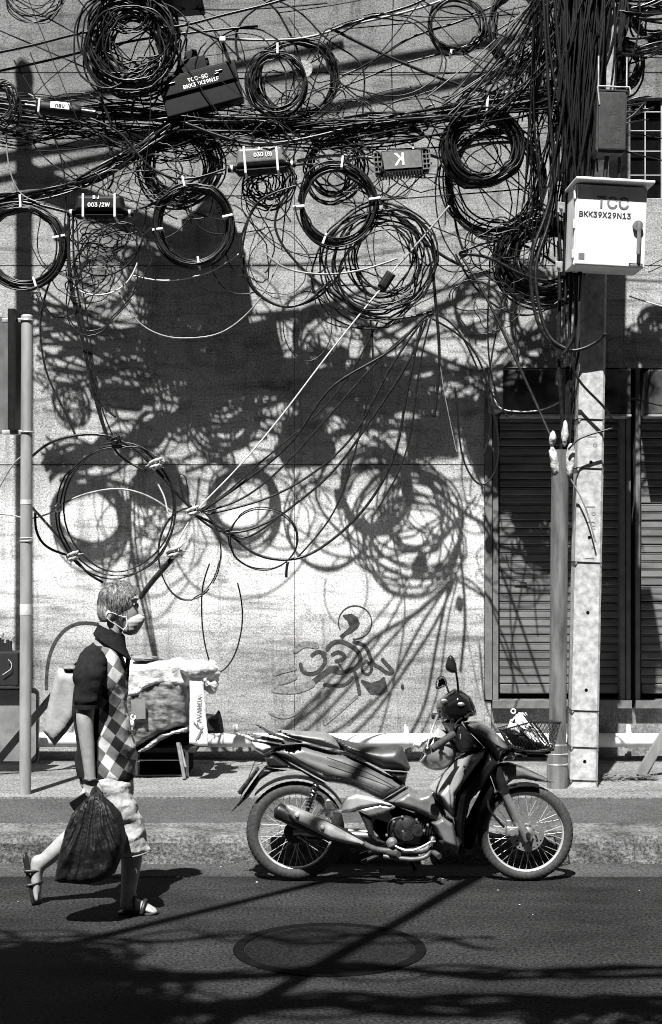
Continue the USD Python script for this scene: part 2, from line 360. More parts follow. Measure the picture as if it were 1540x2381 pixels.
part(sw, 'paving_strip', bx(-30, 30, KERB + .422, 9.2, -.05, .158), M['walk_dark'])
for i in range(-6, 8):
    part(sw, 'paving_slab', bx(i * 1.63 - .6, i * 1.63 + 1.026, 9.204, WALL + .4, -.05, .166 + .002 * (i % 3)), M['walk'])

# wall panels with recessed joints
W = thing('building_wall', 'tall sunlit cement wall of large panels behind the cables', 'wall', (0, WALL, .16))
zj = [.1] + [P(0, y, WALL)[2] for y in (1080, 617, 168, -282, -740)]
xs = P(685, 0, WALL)[0]; xr = P(1127, 0, WALL)[0]; zs = P(0, 855, WALL)[2]
wx0, wx1, wz0, wz1 = P(1466, 0, WALL)[0], P(1640, 0, WALL)[0], P(0, 462, WALL)[2], P(0, 226, WALL)[2]
g = .004
for r_ in range(5):
    z0, z1 = zj[r_] + g, zj[r_ + 1] - g
    for c_, (a, b) in enumerate(((-9, xs), (xs, xr if r_ == 0 else 9))):
        pg = sbox(a + g * .6, z0, b - g * .6, z1)
        if r_ == 1 and c_ == 1: pg = pg.difference(sbox(xr, z0 - 1, 10, zs))
        if c_ == 1: pg = pg.difference(sbox(wx0, wz0, wx1, wz1))
        if pg.is_empty: continue
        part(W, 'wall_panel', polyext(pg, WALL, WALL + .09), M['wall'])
part(W, 'wall_backing', bx(-9, xr, WALL + .06, WALL + .3, .1, 9.5), M['dark'])
part(W, 'upper_backing', bx(xr, 9, WALL + .3, WALL + .5, .1, 9.5), M['dark'])

# unseen shophouses across the street, added behind the camera: they close the low sky and show in the paintwork
oh = thing('added_shophouse', 'dark unseen row of shophouses added across the street to close the low sky', 'building', (0, -3.5, 0))
part(oh, 'facade', bx(-45, 45, -9, -3.5, -.1, 14), M['facade'])
part(oh, 'canopy', bx(-45, 45, -3.5, -2.6, 3.2, 3.35), M['facade'])
for i in range(14):
    x = -26.3 + i * 4
    part(oh, 'shop_door', bx(x - 1.5, x + 1.5, -3.51, -3.46, .1, 3.0), M['dark'])
    for z in (4.3, 7.6, 10.9): part(oh, 'window', bx(x - 1.2, x + 1.2, -3.51, -3.46, z, z + 1.7), M['glass'])
# graffiti and a dark arched stroke painted on the wall
def gz(x, y): q = P(639.2 + x * .2075, 1365.6 + y * .2075, WALL); return (q[0], q[2])
def stroke(pts, w, z=gz, sm=True):
    p = A([z(*q) for q in pts]); p3 = np.c_[p, np.zeros(len(p))]
    q = spline(p3, 40) if len(p) > 2 else p3
    return LineString(q[:, :2]).buffer(w / 2)
S1 = [([(590, 690), (640, 630), (720, 605), (830, 640), (930, 720), (960, 800), (930, 880), (840, 930), (700, 945), (620, 905)], .035),
      ([(420, 760), (480, 722), (560, 740)], .03), ([(290, 860), (310, 930), (370, 965), (460, 955), (540, 880), (565, 800), (540, 755)], .03),
      ([(690, 905), (610, 930), (520, 990), (410, 1080)], .045), ([(650, 750), (720, 725), (780, 770), (740, 810), (690, 825)], .03), ([(710, 840), (760, 920)], .012),
      ([(900, 960), (930, 1080), (950, 1190)], .03), ([(1030, 820), (980, 870), (1000, 960), (1050, 970), (1085, 900), (1030, 825)], .022),
      ([(890, 610), (1000, 650), (1060, 750), (1110, 860), (1180, 900), (1270, 960), (1320, 950), (1280, 890), (1210, 810)], .03),
      ([(560, 1090), (700, 1100), (800, 1080), (870, 1010)], .028)]
pgs = shapely.union_all([stroke(*s) for s in S1] + [Polygon([gz(*q) for q in [(980, 1050), (1080, 1085), (1180, 1055), (1220, 1020), (1250, 1150), (1180, 1190), (1080, 1180)]]).buffer(.012)])
part(W, 'graffiti_tag', polyext(pgs, WALL - .003, WALL - .001), M['spray'], smooth=False)
S2 = [([(0, 960), (100, 930), (220, 900)], .04), ([(410, 1080), (300, 1130), (150, 1150), (0, 1135)], .06), ([(0, 1065), (120, 1040), (220, 1000)], .05),
      ([(-60, 1400), (60, 1450), (200, 1430), (350, 1310), (500, 1180)], .022), ([(560, 1530), (750, 1370), (920, 1220)], .022), ([(830, 1530), (900, 1440), (1080, 1250)], .022), ([(230, 700), (330, 640), (460, 650)], .05)]
part(W, 'graffiti_faint_stroke', polyext(shapely.union_all([stroke(*s) for s in S2]), WALL - .0045, WALL - .0032), M['spray_faint'], smooth=False)
c = Point(*gz(900, 390)); R_ = .137
ring = c.buffer(R_).difference(c.buffer(R_ - .009)).difference(sbox(c.x - .2, c.y - .2, c.x - .02, c.y - .06))
blob = Polygon([gz(*q) for q in [(770, 315), (860, 300), (920, 340), (945, 400), (925, 445), (860, 500), (790, 530), (760, 570), (735, 545), (800, 490), (850, 440), (820, 370)]]).buffer(.006)
part(W, 'graffiti_eye', polyext(shapely.union_all([ring, blob]), WALL - .003, WALL - .001), M['spray'], smooth=False)
ident = lambda x, y: (P(x, y, WALL)[0], P(x, y, WALL)[2])
part(W, 'dark_arch_stroke', polyext(stroke([(108, 1600), (112, 1540), (130, 1490), (160, 1458), (195, 1448), (235, 1452)], .026, ident), WALL - .003, WALL - .001), M['spray'], smooth=False)  # dark arched stroke laid on the wall
for (x, y) in ((937, 1132), (935, 1588), (580, 1735)):
    part(W, 'wall_bolt', cyl(P(x, y, WALL - .012), (0, 1, 0), .012, .03, 8), M['steel'])

# window, top right
wn = thing('barred_window', 'dark window with pale glazing bars high on the wall behind the utility pole', 'window', (wx0, WALL, wz0))
part(wn, 'pane', bx(wx0 + .002, wx1 - .002, WALL + .075, WALL + .08, wz0 + .002, wz1 - .002), M['glass'])
for x in np.arange(1503, 1640, 38):
    q = P(x, 0, WALL)[0]; part(wn, 'glazing_bar', bx(q - .005, q + .005, WALL + .03, WALL + .04, wz0 + .002, wz1 - .002), M['sign_grey'])
for y in (255, 299, 347, 403, 458):
    q = P(0, y, WALL)[2]; part(wn, 'glazing_bar', bx(wx0 + .002, wx1 - .002, WALL + .041, WALL + .05, q - .004, q + .004), M['sign_grey'])

# shop front: sill, plinth, shutters
DS = 11.08
zsill0, zsill1 = P(0, 1645, WALL)[2], P(0, 1627, WALL)[2]
sf = thing('shop_front', 'grey metal frames, sill and low stained plinth around the roller shutters', 'shop front', (2.2, WALL, .16))
part(sf, 'plinth', bx(xr + .055, 9, WALL + .02, WALL + .3, .1, zsill0 - .003), M['plinth'])
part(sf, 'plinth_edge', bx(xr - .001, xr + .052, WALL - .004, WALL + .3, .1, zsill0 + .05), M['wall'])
gap0, gap1 = P(1467, 0, WALL)[0], P(1476, 0, WALL)[0]
part(sf, 'sill', bx(xr + .06, gap0, WALL - .05, WALL + .3, zsill0, zsill1), M['frame'])
part(sf, 'sill', bx(gap1, 9, WALL - .05, WALL + .3, zsill0, zsill1), M['frame'])
ztop = zs - .36
for a, b in ((1127, 1144), (1146, 1159), (1441, 1453), (1455, 1466), (1477, 1488)):
    x0, x1 = P(a, 0, WALL)[0], P(b, 0, WALL)[0]
    part(sf, 'door_post', bx(x0 + .002, x1, WALL - .02 + (.02 if a in (1146, 1453) else 0), WALL + .28, zsill1 + .002, zs - .002), M['frame'])
part(sf, 'post_gap', bx(gap0, gap1, WALL + .2, WALL + .25, .2, zs), M['dark'])
# roller shutters: every slat its own piece
pitch = 19.15 * WALL / FOC
srng = np.random.default_rng(33)
def shutter(x0, x1, label, plates):
    t = thing('roller_shutter', label, 'shutter', ((x0 + x1) / 2, DS, zsill1))
    z = zsill1 + .045
    part(t, 'bottom_bar', bevel_box((x1 - x0 - .01, .05, .075), .008, ((x0 + x1) / 2, DS + .005, z + .037)), M['slat'])
    z += .08
    while z + pitch < ztop + .1:
        pr = [(.0, 0), (-.009, .002), (-.0115, .007), (-.0105, pitch * .72), (-.002, pitch * .76), (-.002, pitch * .8), (-.0085, pitch * .83), (-.0085, pitch * .9), (-.001, pitch * .94), (.006, pitch * .97), (.006, 0)]
        m = trimesh.creation.extrude_polygon(Polygon(pr), x1 - x0 - .008, engine='earcut')
        v = m.vertices.copy(); m.vertices = np.c_[x0 + .004 + v[:, 2], DS + v[:, 0], z + v[:, 1]]
        if m.volume < 0: m.invert()
        m.apply_transform(rotpt([0, 1, 0], srng.normal(0, .12), ((x0 + x1) / 2, DS, z))); m.apply_translation((0, srng.normal(0, .0012), 0))
        part(t, 'slat', m, M['slat2' if srng.random() < .3 else 'slat'], smooth=25)
        z += pitch
    for px in plates:
        q = P(px, 1356, DS)
        part(t, 'name_plate', bevel_box((.1, .012, .03), .004, (q[0], DS - .018, q[2])), M['alu'])
        part(t, 'plate_text', bx(q[0] - .03, q[0] + .03, DS - .0265, DS - .0245, q[2] - .008, q[2] + .008), M['frame'])
    x0h, x1h = x0 - .02, x1 + .02
    hz0 = P(0, 962, WALL - .28)[2]; hz1 = P(0, 858, WALL - .28)[2]
    part(t, 'roller_housing', bevel_box((x1h - x0h, .36, hz1 - hz0), .015, ((x0h + x1h) / 2, WALL - .1, (hz0 + hz1) / 2)), M['housing'])
    part(t, 'housing_lip', bx(x0h, x1h, WALL - .283, WALL - .1, hz0 - .018, hz0 - .002), M['steel'])
    part(t, 'inner_dark', bx(x0, x1, DS + .03, DS + .06, zsill1, zs), M['dark'])
    return t
shutter(P(1161, 0, DS)[0], P(1440, 0, DS)[0], 'grey roller shutter partly hidden by the conduit and the concrete pole', (1210, 1400))
shutter(P(1490, 0, DS)[0], P(1900, 0, DS)[0], 'grey roller shutter at the right edge of the picture, beyond the double post', (1640,))
part(sf, 'housing_bracket', bevel_box((.09, .3, .36), .01, (P(1148, 0, WALL)[0], WALL - .13, P(0, 910, WALL)[2])), M['steel'])

# pipe along the wall foot
pp = thing('wall_pipe', 'white plastic pipe running along the foot of the wall', 'pipe', (0, 10.85, .3))
zp = P(0, 1719, 10.88)[2]
part(pp, 'pipe_run', rod((-9, 10.88, zp), (9, 10.88, zp - .01), .056, 20), M['pipe'])
for x in (548, 945, 1462):
    q = P(x, 1719, 10.88)
    part(pp, 'pipe_clip', [lathe([(.058, -.02), (.064, -.02), (.064, .02), (.058, .02)], (q[0], 10.88, zp - .004), 'x', 24), bevel_box((.035, .02, .06), .006, (q[0], 10.89, zp + .085))], M['pipe'])

# manhole
DM = 6.16
mh = thing('manhole_cover', 'round manhole cover set flush in the road in front of the motorcycle', 'manhole cover', (0, DM, 0))
part(mh, 'cover_frame', lathe([(.382, .0), (.384, .005), (.43, .005), (.432, .0)], (-.006, DM, 0), 'z', 64), M['dark'])
part(mh, 'cover_disc', lathe([(.001, .001), (.001, .004), (.378, .004), (.38, .001)], (-.006, DM, 0), 'z', 64), M['iron'])


# ------------------------------------------------------------------ poles
DP = 9.72
GZ = .166
up = thing('utility_pole', 'square tapered concrete utility pole with wire bands and stamped marks', 'utility pole', P(1353, 1826, DP))
pb, pt_ = A([P(1353, 1830, DP)[0], DP]), A([P(1385, 0, DP)[0] + .02, DP])
zt = 8.2
def pole_c(z): t = (z - GZ) / (P(0, 0, DP)[2] - GZ); return pb[0] + (pt_[0] - pb[0]) * t
def pole_w(z): return .097 - .0022 * (z - GZ)
rings_ = []
for z in np.linspace(GZ - .02, zt, 60):
    w, x = pole_w(z), pole_c(z); ch = .018
    o = [(-w, -w + ch), (-w + ch, -w), (w - ch, -w), (w, -w + ch), (w, w - ch), (w - ch, w), (-w + ch, w), (-w, w - ch)]
    rings_.append([(x + a, DP + b, z) for a, b in o])
V = A(rings_).reshape(-1, 3); n_ = len(rings_)
i, j = np.meshgrid(np.arange(n_ - 1), np.arange(8), indexing='ij')
q = np.stack([i * 8 + j, i * 8 + (j + 1) % 8, (i + 1) * 8 + (j + 1) % 8, (i + 1) * 8 + j], -1).reshape(-1, 4)
part(up, 'shaft', trimesh.Trimesh(V, np.vstack([q[:, [0, 1, 2]], q[:, [0, 2, 3]]]), process=False), M['concrete_pole'], smooth=25)
for y in (973, 1087, 1306, 1651, 1736, 1813):
    z = P(0, y, DP - .09)[2]; w = pole_w(z) + .003; x = pole_c(z)
    pts = [(x - w, DP - w, z), (x + w, DP - w, z - .008), (x + w, DP + w, z), (x - w, DP + w, z + .004), (x - w, DP - w, z)]
    part(up, 'wire_band', tube(A(pts), .004, 5), M['cable_dull'])
for x_, y in ((1365, 1074), (1363, 1249), (1358, 1424), (1353, 1604), (1350, 1770)):
    z = P(0, y, DP - .09)[2]; part(up, 'pole_hole', cyl((pole_c(z), DP - pole_w(z), z), (0, 1, 0), .012, .004, 12), M['dark'])
mk = []
for (x_, y, s) in ((1365, 1030, 'O'), (1365, 1190, 'D'), (1362, 1222, 'U'), (1360, 1268, 'A')):
    z = P(0, y, DP - .09)[2]; w = pole_w(z)
    mk.append(text(s, .028, (pole_c(z) + .012, DP - w - .0008, z), (0, 0, -1), (1, 0, 0), .0006))
for y in (1015, 1178, 1214, 1298):
    z = P(0, y, DP - .09)[2]; mk.append(bx(pole_c(z) - .028, pole_c(z) + .035, DP - pole_w(z) - .0015, DP - pole_w(z) + .001, z - .003, z + .003))
for m_ in mk: part(up, 'stamped_mark', m_, M['greybox'], smooth=False)
part(up, 'cross_arm', bevel_box((.07, .07, 1.0), .006, (P(1420, 0, 9.55)[0], 9.56, P(0, 60, 9.55)[2])), M['steel'])

cd = thing('cable_conduit', 'round steel cable riser clamped to the left side of the concrete pole', 'conduit', P(1296, 1828, 9.62))
DCn = 9.62
c0, c1 = P(1296, 1832, DCn), P(1303, 1046, DCn)
part(cd, 'riser_pipe', lathe([(.052, 0), (.06, 0), (.06, c1[2] - GZ), (.052, c1[2] - GZ)], (0, 0, 0), 'z', 28).apply_transform(trimesh.transformations.translation_matrix((c0[0], DCn, GZ))).apply_transform(A([[1, 0, (c1[0] - c0[0]) / (c1[2] - GZ), -(c1[0] - c0[0]) / (c1[2] - GZ) * GZ], [0, 1, 0, 0], [0, 0, 1, 0], [0, 0, 0, 1.]])), M['conduit'])
part(cd, 'pipe_sleeve', lathe([(.061, 0), (.072, 0), (.07, .3), (.061, .31)], (c0[0], DCn, GZ), 'z', 28), M['conduit'])
for y in (1752, 1776):
    z = P(0, y, DCn)[2]; part(cd, 'clamp_ring', ringmesh((c0[0] + .002, DCn, z), .066, .008, 'z', 32), M['steel'])
for (x, y, dx, h_, nm) in ((1290, 1072, -.012, .2, 1), (1326, 1068, .02, .24, 2), (1285, 1020, .01, .12, 3), (1314, 1010, .0, .16, 4)):
    q = P(x, y, DCn - .04)
    b_ = trimesh.creation.icosphere(3, 1.0); v = b_.vertices * [.032 if nm < 3 else .024, .03, h_ / 2]
    v = v * (1 + (meshkit.fbm(v * 26 + nm, 3) - .5)[:, None] * .7); v[:, 0] += (v[:, 2] * .15 * (-1 if nm == 1 else .3)); b_.vertices = v + q
    part(cd, 'rag', b_, M['rag'], smooth=60)

sp = thing('sign_pole', 'slim painted steel sign pole standing on the pavement at the left', 'sign pole', P(58, 1848, 9.33))
DSg = 9.33
s0, s1 = P(58.5, 1850, DSg), P(63, 742, DSg)
part(sp, 'pole_tube', rod((s0[0], DSg, GZ - .02), s1, .039, 20), M['pole_steel'])
part(sp, 'pole_cap', lathe([(.001, -.01), (.041, -.01), (.041, .02), (.03, .03), (.001, .03)], s1, 'z', 20), M['sign_grey'])
for y, h_ in ((1417, .075), (1167, .03)):
    z = P(0, y, DSg)[2]; x = s0[0] + (s1[0] - s0[0]) * (z - GZ) / (s1[2] - GZ)
    part(sp, 'tape_wrap', lathe([(.0385, -h_ / 2), (.0405, -h_ / 2), (.0405, h_ / 2), (.0385, h_ / 2)], (x, DSg, z), 'z', 20), M['cable_light'])
zr = P(0, 1255, DSg)[2]; an = np.linspace(0, 6 * np.pi, 60)
part(sp, 'wire_wrap', tube(np.c_[s0[0] + .008 + .0415 * np.cos(an), DSg + .0415 * np.sin(an), zr + .01 * an / 6 - .02 + .004 * np.sin(an * .5)], .0035, 5), M['cable_light'])
Rs = trimesh.transformations.rotation_matrix(math.radians(52), [0, 0, 1])
part(sp, 'sign_plate', bevel_box((.42, .02, .8), .008, P(-22, 868, DSg - .02), Rs), M['sign_grey'])
part(sp, 'sign_back', bevel_box((.05, .2, .82), .01, P(34, 862, DSg + .02)), M['bikedark'])
for y in (745, 1005):
    z = P(0, y, DSg)[2]
    part(sp, 'sign_clamp', [bevel_box((.17, .03, .03), .005, (s1[0] - .08, DSg - .01, z)), ringmesh((s1[0] - .001, DSg, z), .041, .007, 'z', 24)], M['steel'])

# lamp post and awning pieces out of frame are only what the picture's shade implies
lp = thing('lamp_post', 'tall lamp post just outside the left edge, its shadow falling on the wall', 'lamp post', (-2.92, 9.3, GZ))
part(lp, 'post', rod((-2.92, 9.3, GZ - .02), (-2.92, 9.3, 8.75), .085, 16, .065), M['pole_steel'])
part(lp, 'post_cap', sph((-2.92, 9.3, 8.76), .075), M['pole_steel'])

# ------------------------------------------------------------------ cabinets and splice boxes
def rrect(w, h_, r): return sbox(-w / 2 + r, -h_ / 2 + r, w / 2 - r, h_ / 2 - r).buffer(r, 6)
def local(center, yaw=0, roll=0, pitch_=0):
    T = trimesh.transformations.translation_matrix(center)
    return T @ rotm([0, 0, 1], yaw) @ rotm([0, 1, 0], roll) @ rotm([1, 0, 0], pitch_)
def put(m, T):
    m = (cat(m) if isinstance(m, list) else tm(m)).copy(); m.apply_transform(T); return m
cb = thing('junction_cabinet', 'white metal cabinet lettered TCC with a lever handle, strapped to the pole', 'cabinet', P(1420, 628, 9.3))
T = local(P(1421, 523, 9.3), yaw=3.5, roll=2.2)
cw, chh, cdp = .487, .55, .26
part(cb, 'cabinet_body', put(bevel_box((cw, cdp - .02, chh), .008, (0, cdp / 2 + .012, 0)), T), M['cabinet'])
part(cb, 'cabinet_door', put(bevel_box((cw - .01, .018, chh - .012), .006, (0, .001, -.004)), T), M['cabinet'])
part(cb, 'cabinet_roof', put(bevel_box((cw + .05, cdp + .085, .02), .006, (.005, cdp / 2 - .03, chh / 2 + .014)), T), M['cabinet'])
for z in (.17, -.24):
    part(cb, 'mount_lug', put([bevel_box((.05, .012, .075), .004, (-cw / 2 - .045, cdp - .01, z)), cyl((-cw / 2 - .05, cdp - .018, z), (0, 1, 0), .012, .02, 12)], T), M['steel'])
part(cb, 'mount_lug', put(bevel_box((.05, .012, .05), .004, (cw / 2 + .03, cdp - .01, -.03)), T), M['steel'])
part(cb, 'door_handle', put([cyl((cw / 2 - .065, -.02, 0.0), (0, 1, 0), .034, .03, 24), bevel_box((.026, .022, .22), .008, (cw / 2 - .06, -.04, -.09))], T), M['greybox'])
for z in (.2, 0, -.2): part(cb, 'hinge', put(bevel_box((.014, .03, .06), .004, (-cw / 2 - .004, .03, z)), T), M['cabinet'])
part(cb, 'lettering', put([text('TCC', .078, (.005, -.0095, .15), depth=.001, center=True, bold=True)], T), M['greybox'], smooth=False)
part(cb, 'lettering', put([text('BKK39X29N13', .036, (-.045, -.0095, .065), depth=.001, center=True, bold=True)], T), M['blackprint'], smooth=False)
part(cb, 'maker_plate', put(bx(.13, .225, -.0105, -.0092, -.272, -.25), T), M['blackprint'])
part(cb, 'maker_text', put(text('SCI ELECTRIC', .008, (.178, -.0112, -.261), depth=.0006, center=True), T), M['whiteprint'], smooth=False)
part(cb, 'sticker', put(bx(-.215, -.175, -.0105, -.0092, -.24, -.2), T), M['greybox'])

ub = thing('splice_cabinet', 'dull grey upright splice box hanging on the pole above the white cabinet', 'splice box', P(1425, 355, 9.4))
T = local(P(1425, 280, 9.4), yaw=2, roll=1.5, pitch_=-4)
part(ub, 'box_shell', put(polyext(Polygon([(-.105, .22), (.1, .22), (.09, -.2), (.07, -.225), (-.09, -.225), (-.115, -.2)]), 0, .14), T), M['greyshaded'])
part(ub, 'box_lid', put(bevel_box((.19, .02, .40), .008, (-.006, -.01, -.005)), T), M['greyshaded'])
part(ub, 'hanger_bracket', put([rod((-.11, -.02, .23), (.11, -.02, .23), .006), rod((-.11, -.02, .23), (-.095, -.02, .1), .006), rod((.11, -.02, .23), (.12, -.02, .18), .006), rod((-.1, 0, .23), (-.1, 0, .45), .006), rod((.095, 0, .23), (.095, 0, .45), .006)], T), M['steel'])
part(ub, 'lettering', put([text('SC', .03, (0, -.0205, .05), depth=.001, center=True), text('TK-SC', .022, (.0, -.0205, -.06), depth=.001, center=True), text('1-32', .026, (0, -.0205, -.15), depth=.001, center=True)], T), M['blackprint'], smooth=False)
part(ub, 'cable_gland', put([rod((-.02, .07, -.22), (-.04, .07, -.5), .016), rod((.07, .08, -.22), (.065, .08, -.55), .012)], T), M['cable'])

DB = 10.02
tb = thing('splitter_box', 'large tilted black splitter box lettered TCC-SC among the cable coils', 'splitter box', P(468, 190, DB))
T = local(P(467, 207, DB - .06), yaw=0, roll=-15)
part(tb, 'box_body', put(bevel_box((.57, .15, .26), .012, (0, .06, -.01)), T), M['blackbox'])
part(tb, 'box_lid', put(bevel_box((.575, .02, .125), .006, (0, -.02, .066)), T), M['blackbox'])
part(tb, 'box_flange', put(bevel_box((.59, .17, .015), .004, (0, .06, .132)), T), M['blackbox'])
part(tb, 'cable_port', put([bevel_box((.2, .12, .11), .01, (-.01, .07, .19)), bevel_box((.09, .08, .08), .01, (0, .07, .27)), bevel_box((.24, .05, .05), .01, (-.01, .05, .2))], T), M['blackbox'])
part(tb, 'lettering', put([text('TCC-SC', .027, (.0, -.0305, .075), depth=.001, center=True, bold=True), text('BKK39X29N1F', .027, (.015, -.0305, .035), depth=.001, center=True, bold=True)], T), M['whiteprint'], smooth=False)
part(tb, 'latch', put([bevel_box((.05, .01, .006), .002, (.16, -.034, .085)), bevel_box((.05, .01, .006), .002, (-.19, -.034, .085)), bevel_box((.03, .01, .005), .002, (.14, -.034, .07))], T), M['steel'])
def closure(name, label, x, y, w, h_, tilt, D, mat_, lines, dark=False):
    t = thing(name, label, 'splice closure', P(x, y, D))
    T = local(P(x, y, D), roll=-tilt)
    pg = Polygon([(-w * .5, -.03), (-w * .44, -.02), (-w * .4, h_ * .4), (-w * .36, h_ * .5), (w * .36, h_ * .5), (w * .4, h_ * .4), (w * .44, -.02), (w * .5, -.03), (w * .5, -.05), (-w * .5, -.05)])
    part(t, 'upper_shell', put(pillow([(p_[0], p_[1]) for p_ in pg.exterior.coords[:-1]], .075, .035, step=.008), T), mat_)
    part(t, 'lower_shell', put(pillow([(-w * .48, -.052), (w * .48, -.052), (w * .4, -h_ * .5), (-w * .4, -h_ * .5)], .07, .03, step=.008), T), M['blackbox'])
    part(t, 'end_cap', put(cyl((-w * .5, 0, -.04), (1, 0, 0), .024, .06, 14), T), M['blackbox'])
    part(t, 'end_cap', put(cyl((w * .5, 0, -.04), (1, 0, 0), .024, .06, 14), T), M['blackbox'])
    for sx in (-.27, .27):
        part(t, 'band', put(bevel_box((.018, .162, h_ * 1.03), .006, (w * sx, 0, -.002)), T), M['tie'])
    for sx in (-.5, .5):
        part(t, 'band', put(lathe([(.024, -.008), (.028, -.008), (.028, .008), (.024, .008)], (w * sx, 0, -.04), 'x', 16), T), M['tie'])
    part(t, 'lettering', put([text(s, hh, (xx, -.0775, zz), depth=.002, center=True, bold=True) for s, hh, xx, zz in lines], T), M['whiteprint'], smooth=False)
closure('splice_closure', 'black splice closure lettered BJ 003 above the ring at far left', 234, 482, .42, .165, 0, 9.95, M['blackbox'], [('B J', .024, -.02, .055), ('003 /2W', .028, 0, .0)])
closure('splice_closure', 'grey splice closure lettered BJ 030 (S) with bright bands', 608, 374, .43, .19, 4.5, 9.95, M['greybox'], [('BJ', .02, 0, .07), ('030 (S)', .027, .015, .025)])
kb = thing('splice_closure', 'ribbed dark closure with a tilted white K on its label', 'splice closure', P(935, 375, 9.95))
T = local(P(935, 375, 9.95), roll=-4)
part(kb, 'box_body', put(bevel_box((.39, .1, .165), .012, (0, .03, 0)), T), M['blackbox'])
part(kb, 'lower_rib', put([bevel_box((.012, .1, .03), .003, (x, .03, -.09)) for x in np.linspace(-.16, .16, 16)], T), M['blackbox'])
for sx in (-1, 1):
    part(kb, 'end_grille', put([bx(sx * .175 - .03, sx * .175 + .03, -.03, -.02, z - .004, z + .004) for z in np.linspace(-.07, .07, 5)] + [bx(sx * .175 + a - .003, sx * .175 + a + .003, -.031, -.021, -.075, .075) for a in (-.026, 0, .026)], T), M['greybox'])
part(kb, 'label_plate', put(bx(-.14, .14, -.027, -.02, -.055, .07), T), M['greybox'])
part(kb, 'lettering', put([text('K', .085, (-.02, -.0285, .012), depth=.001, center=True, bold=True, mirror=True)], T), M['whiteprint'], smooth=False)
part(kb, 'top_clip', put([rod((-.1, .02, .08), (-.1, .02, .13), .007), rod((.09, .02, .08), (.09, .02, .13), .007)], T), M['tie'])
nb_ = thing('splice_closure', 'small dark sleeve closure with a white lettered patch at the upper left', 'splice closure', P(136, 254, 9.95))
T = local(P(136, 254, 9.95), roll=6)
part(nb_, 'sleeve', put(pillow([(-.17, .03), (-.15, .05), (.13, .05), (.18, .02), (.18, -.02), (.14, -.05), (-.15, -.05), (-.17, -.03)], .055, .05, step=.01), T), M['blackbox'])
part(nb_, 'white_patch', put(bevel_box((.14, .012, .05), .004, (.02, -.05, .015)), T), M['whiteprint'])
part(nb_, 'lettering', put([text('nau', .03, (.02, -.057, .012), depth=.001, center=True, bold=True)], T), M['blackprint'], smooth=False)
part(nb_, 'band', put([bevel_box((.016, .118, .1), .006, (-.13, 0, 0))], T), M['tie'])
part(nb_, 'cable_stub', put([cyl((.22, 0, 0), (1, 0, 0), .028, .1, 14), cyl((-.2, 0, 0), (1, 0, 0), .022, .08, 14)], T), M['cable'])
xb = single('cable_tray', [polyext(Polygon([(P(x, y, 10.05)[0], P(x, y, 10.05)[2]) for x, y in ((322, 10), (470, 14), (440, -70), (400, -120), (350, -60), (318, -40))]), 9.9, 10.2), bevel_box((.46, .34, .03), .006, P(400, 14, 10.05), rotm([0, 1, 0], -5))], M['blackbox'], 'black cable box cut off by the top edge, above the splitter box', 'cable box')

# ------------------------------------------------------------------ cable coils
rng = np.random.default_rng(11)
def loops(c, rx, rz, n, band, D, r=.0075, dep=.05, tilt=0., jit=.012, a0=None, seed=0):
    """one wire wound n times round an ellipse; c, rx, rz, band in photo pixels at distance D"""
    R = np.random.default_rng(seed)
    s = D / FOC; pts = []; c3 = P(c[0], c[1], D); kn = R.uniform(0, 99)
    per = 40
    ph = R.uniform(0, 2 * np.pi) if a0 is None else a0
    for i in range(n):
        f0 = R.uniform(-.5, .5); oy = R.uniform(-1, 1) * dep; ex, ez = R.normal(0, 1, 2) * jit * 1.5
        w1, w2 = R.uniform(0, 6.28, 2); am = R.uniform(0, 1) * jit * 1.3
        a = ph + np.linspace(0, 2 * np.pi, per, endpoint=False)
        rr = f0 * band * s + am * np.sin(2 * a + w1) + am * .6 * np.sin(3 * a + w2)
        rr = rr + jit * 2.2 * (meshkit.fbm(np.c_[np.cos(a) * 1.05 + kn, np.sin(a) * 1.05 + i * .13, a * 0 + i * .5], 3) - .5) * 2
        x = (rx * s - band * s / 2 + rr) * np.cos(a) + ex; z = (rz * s - band * s / 2 + rr) * np.sin(a) + ez
        y = oy + .02 * np.sin(a + w2)
        t = math.radians(tilt)
        pts.append(np.c_[c3[0] + x * math.cos(t) - z * math.sin(t), c3[1] + y, c3[2] + x * math.sin(t) + z * math.cos(t)])
    p = np.vstack(pts)
    k = np.ones(7) / 7                                     # ease from turn to turn
    if n > 1:
        q = np.vstack([np.convolve(np.pad(p[:, i], 3, mode='edge'), k, 'valid') for i in range(3)]).T
        w = np.zeros(len(p)); 
        for i in range(1, n): w[max(0, i * per - 4):i * per + 4] = 1
        p = p * (1 - w[:, None]) + q * w[:, None]
    return tube(p, r, 6)
def coil(label, c, rx, rz, n, band, D=10.0, r=.0075, ties=(), dep=.04, tilt=0, jit=.008, seed=1, m='cable', group=None, name='cable_coil'):
    t = thing(name, label, 'cable coil', P(c[0], c[1], D), group)
    part(t, 'wire', loops(c, rx, rz, n, band, D, r * .9, dep, tilt, jit * .95, seed=seed), M[m], smooth=True)
    s = D / FOC
    for (tx, ty) in ties:
        q = P(tx, ty, D); an = math.atan2(-(ty - c[1]), tx - c[0])
        R = rotm([0, 1, 0], -math.degrees(an))
        part(t, 'tie', bevel_box((band * s * 1.25, dep * 2.3, .016), .003, q, R), M['tie'])
    return t
coil('tidy ring of black cable with four white ties hanging at centre left', (450, 522), 95, 102, 16, 20, 9.93, ties=((428, 424), (368, 535), (530, 504), (463, 611)), jit=.003, seed=2)
coil('ring of black cable with three white ties cut by the left edge', (56, 570), 102, 104, 18, 24, 9.95, ties=((50, 470), (139, 552), (84, 660)), jit=.005, seed=3)
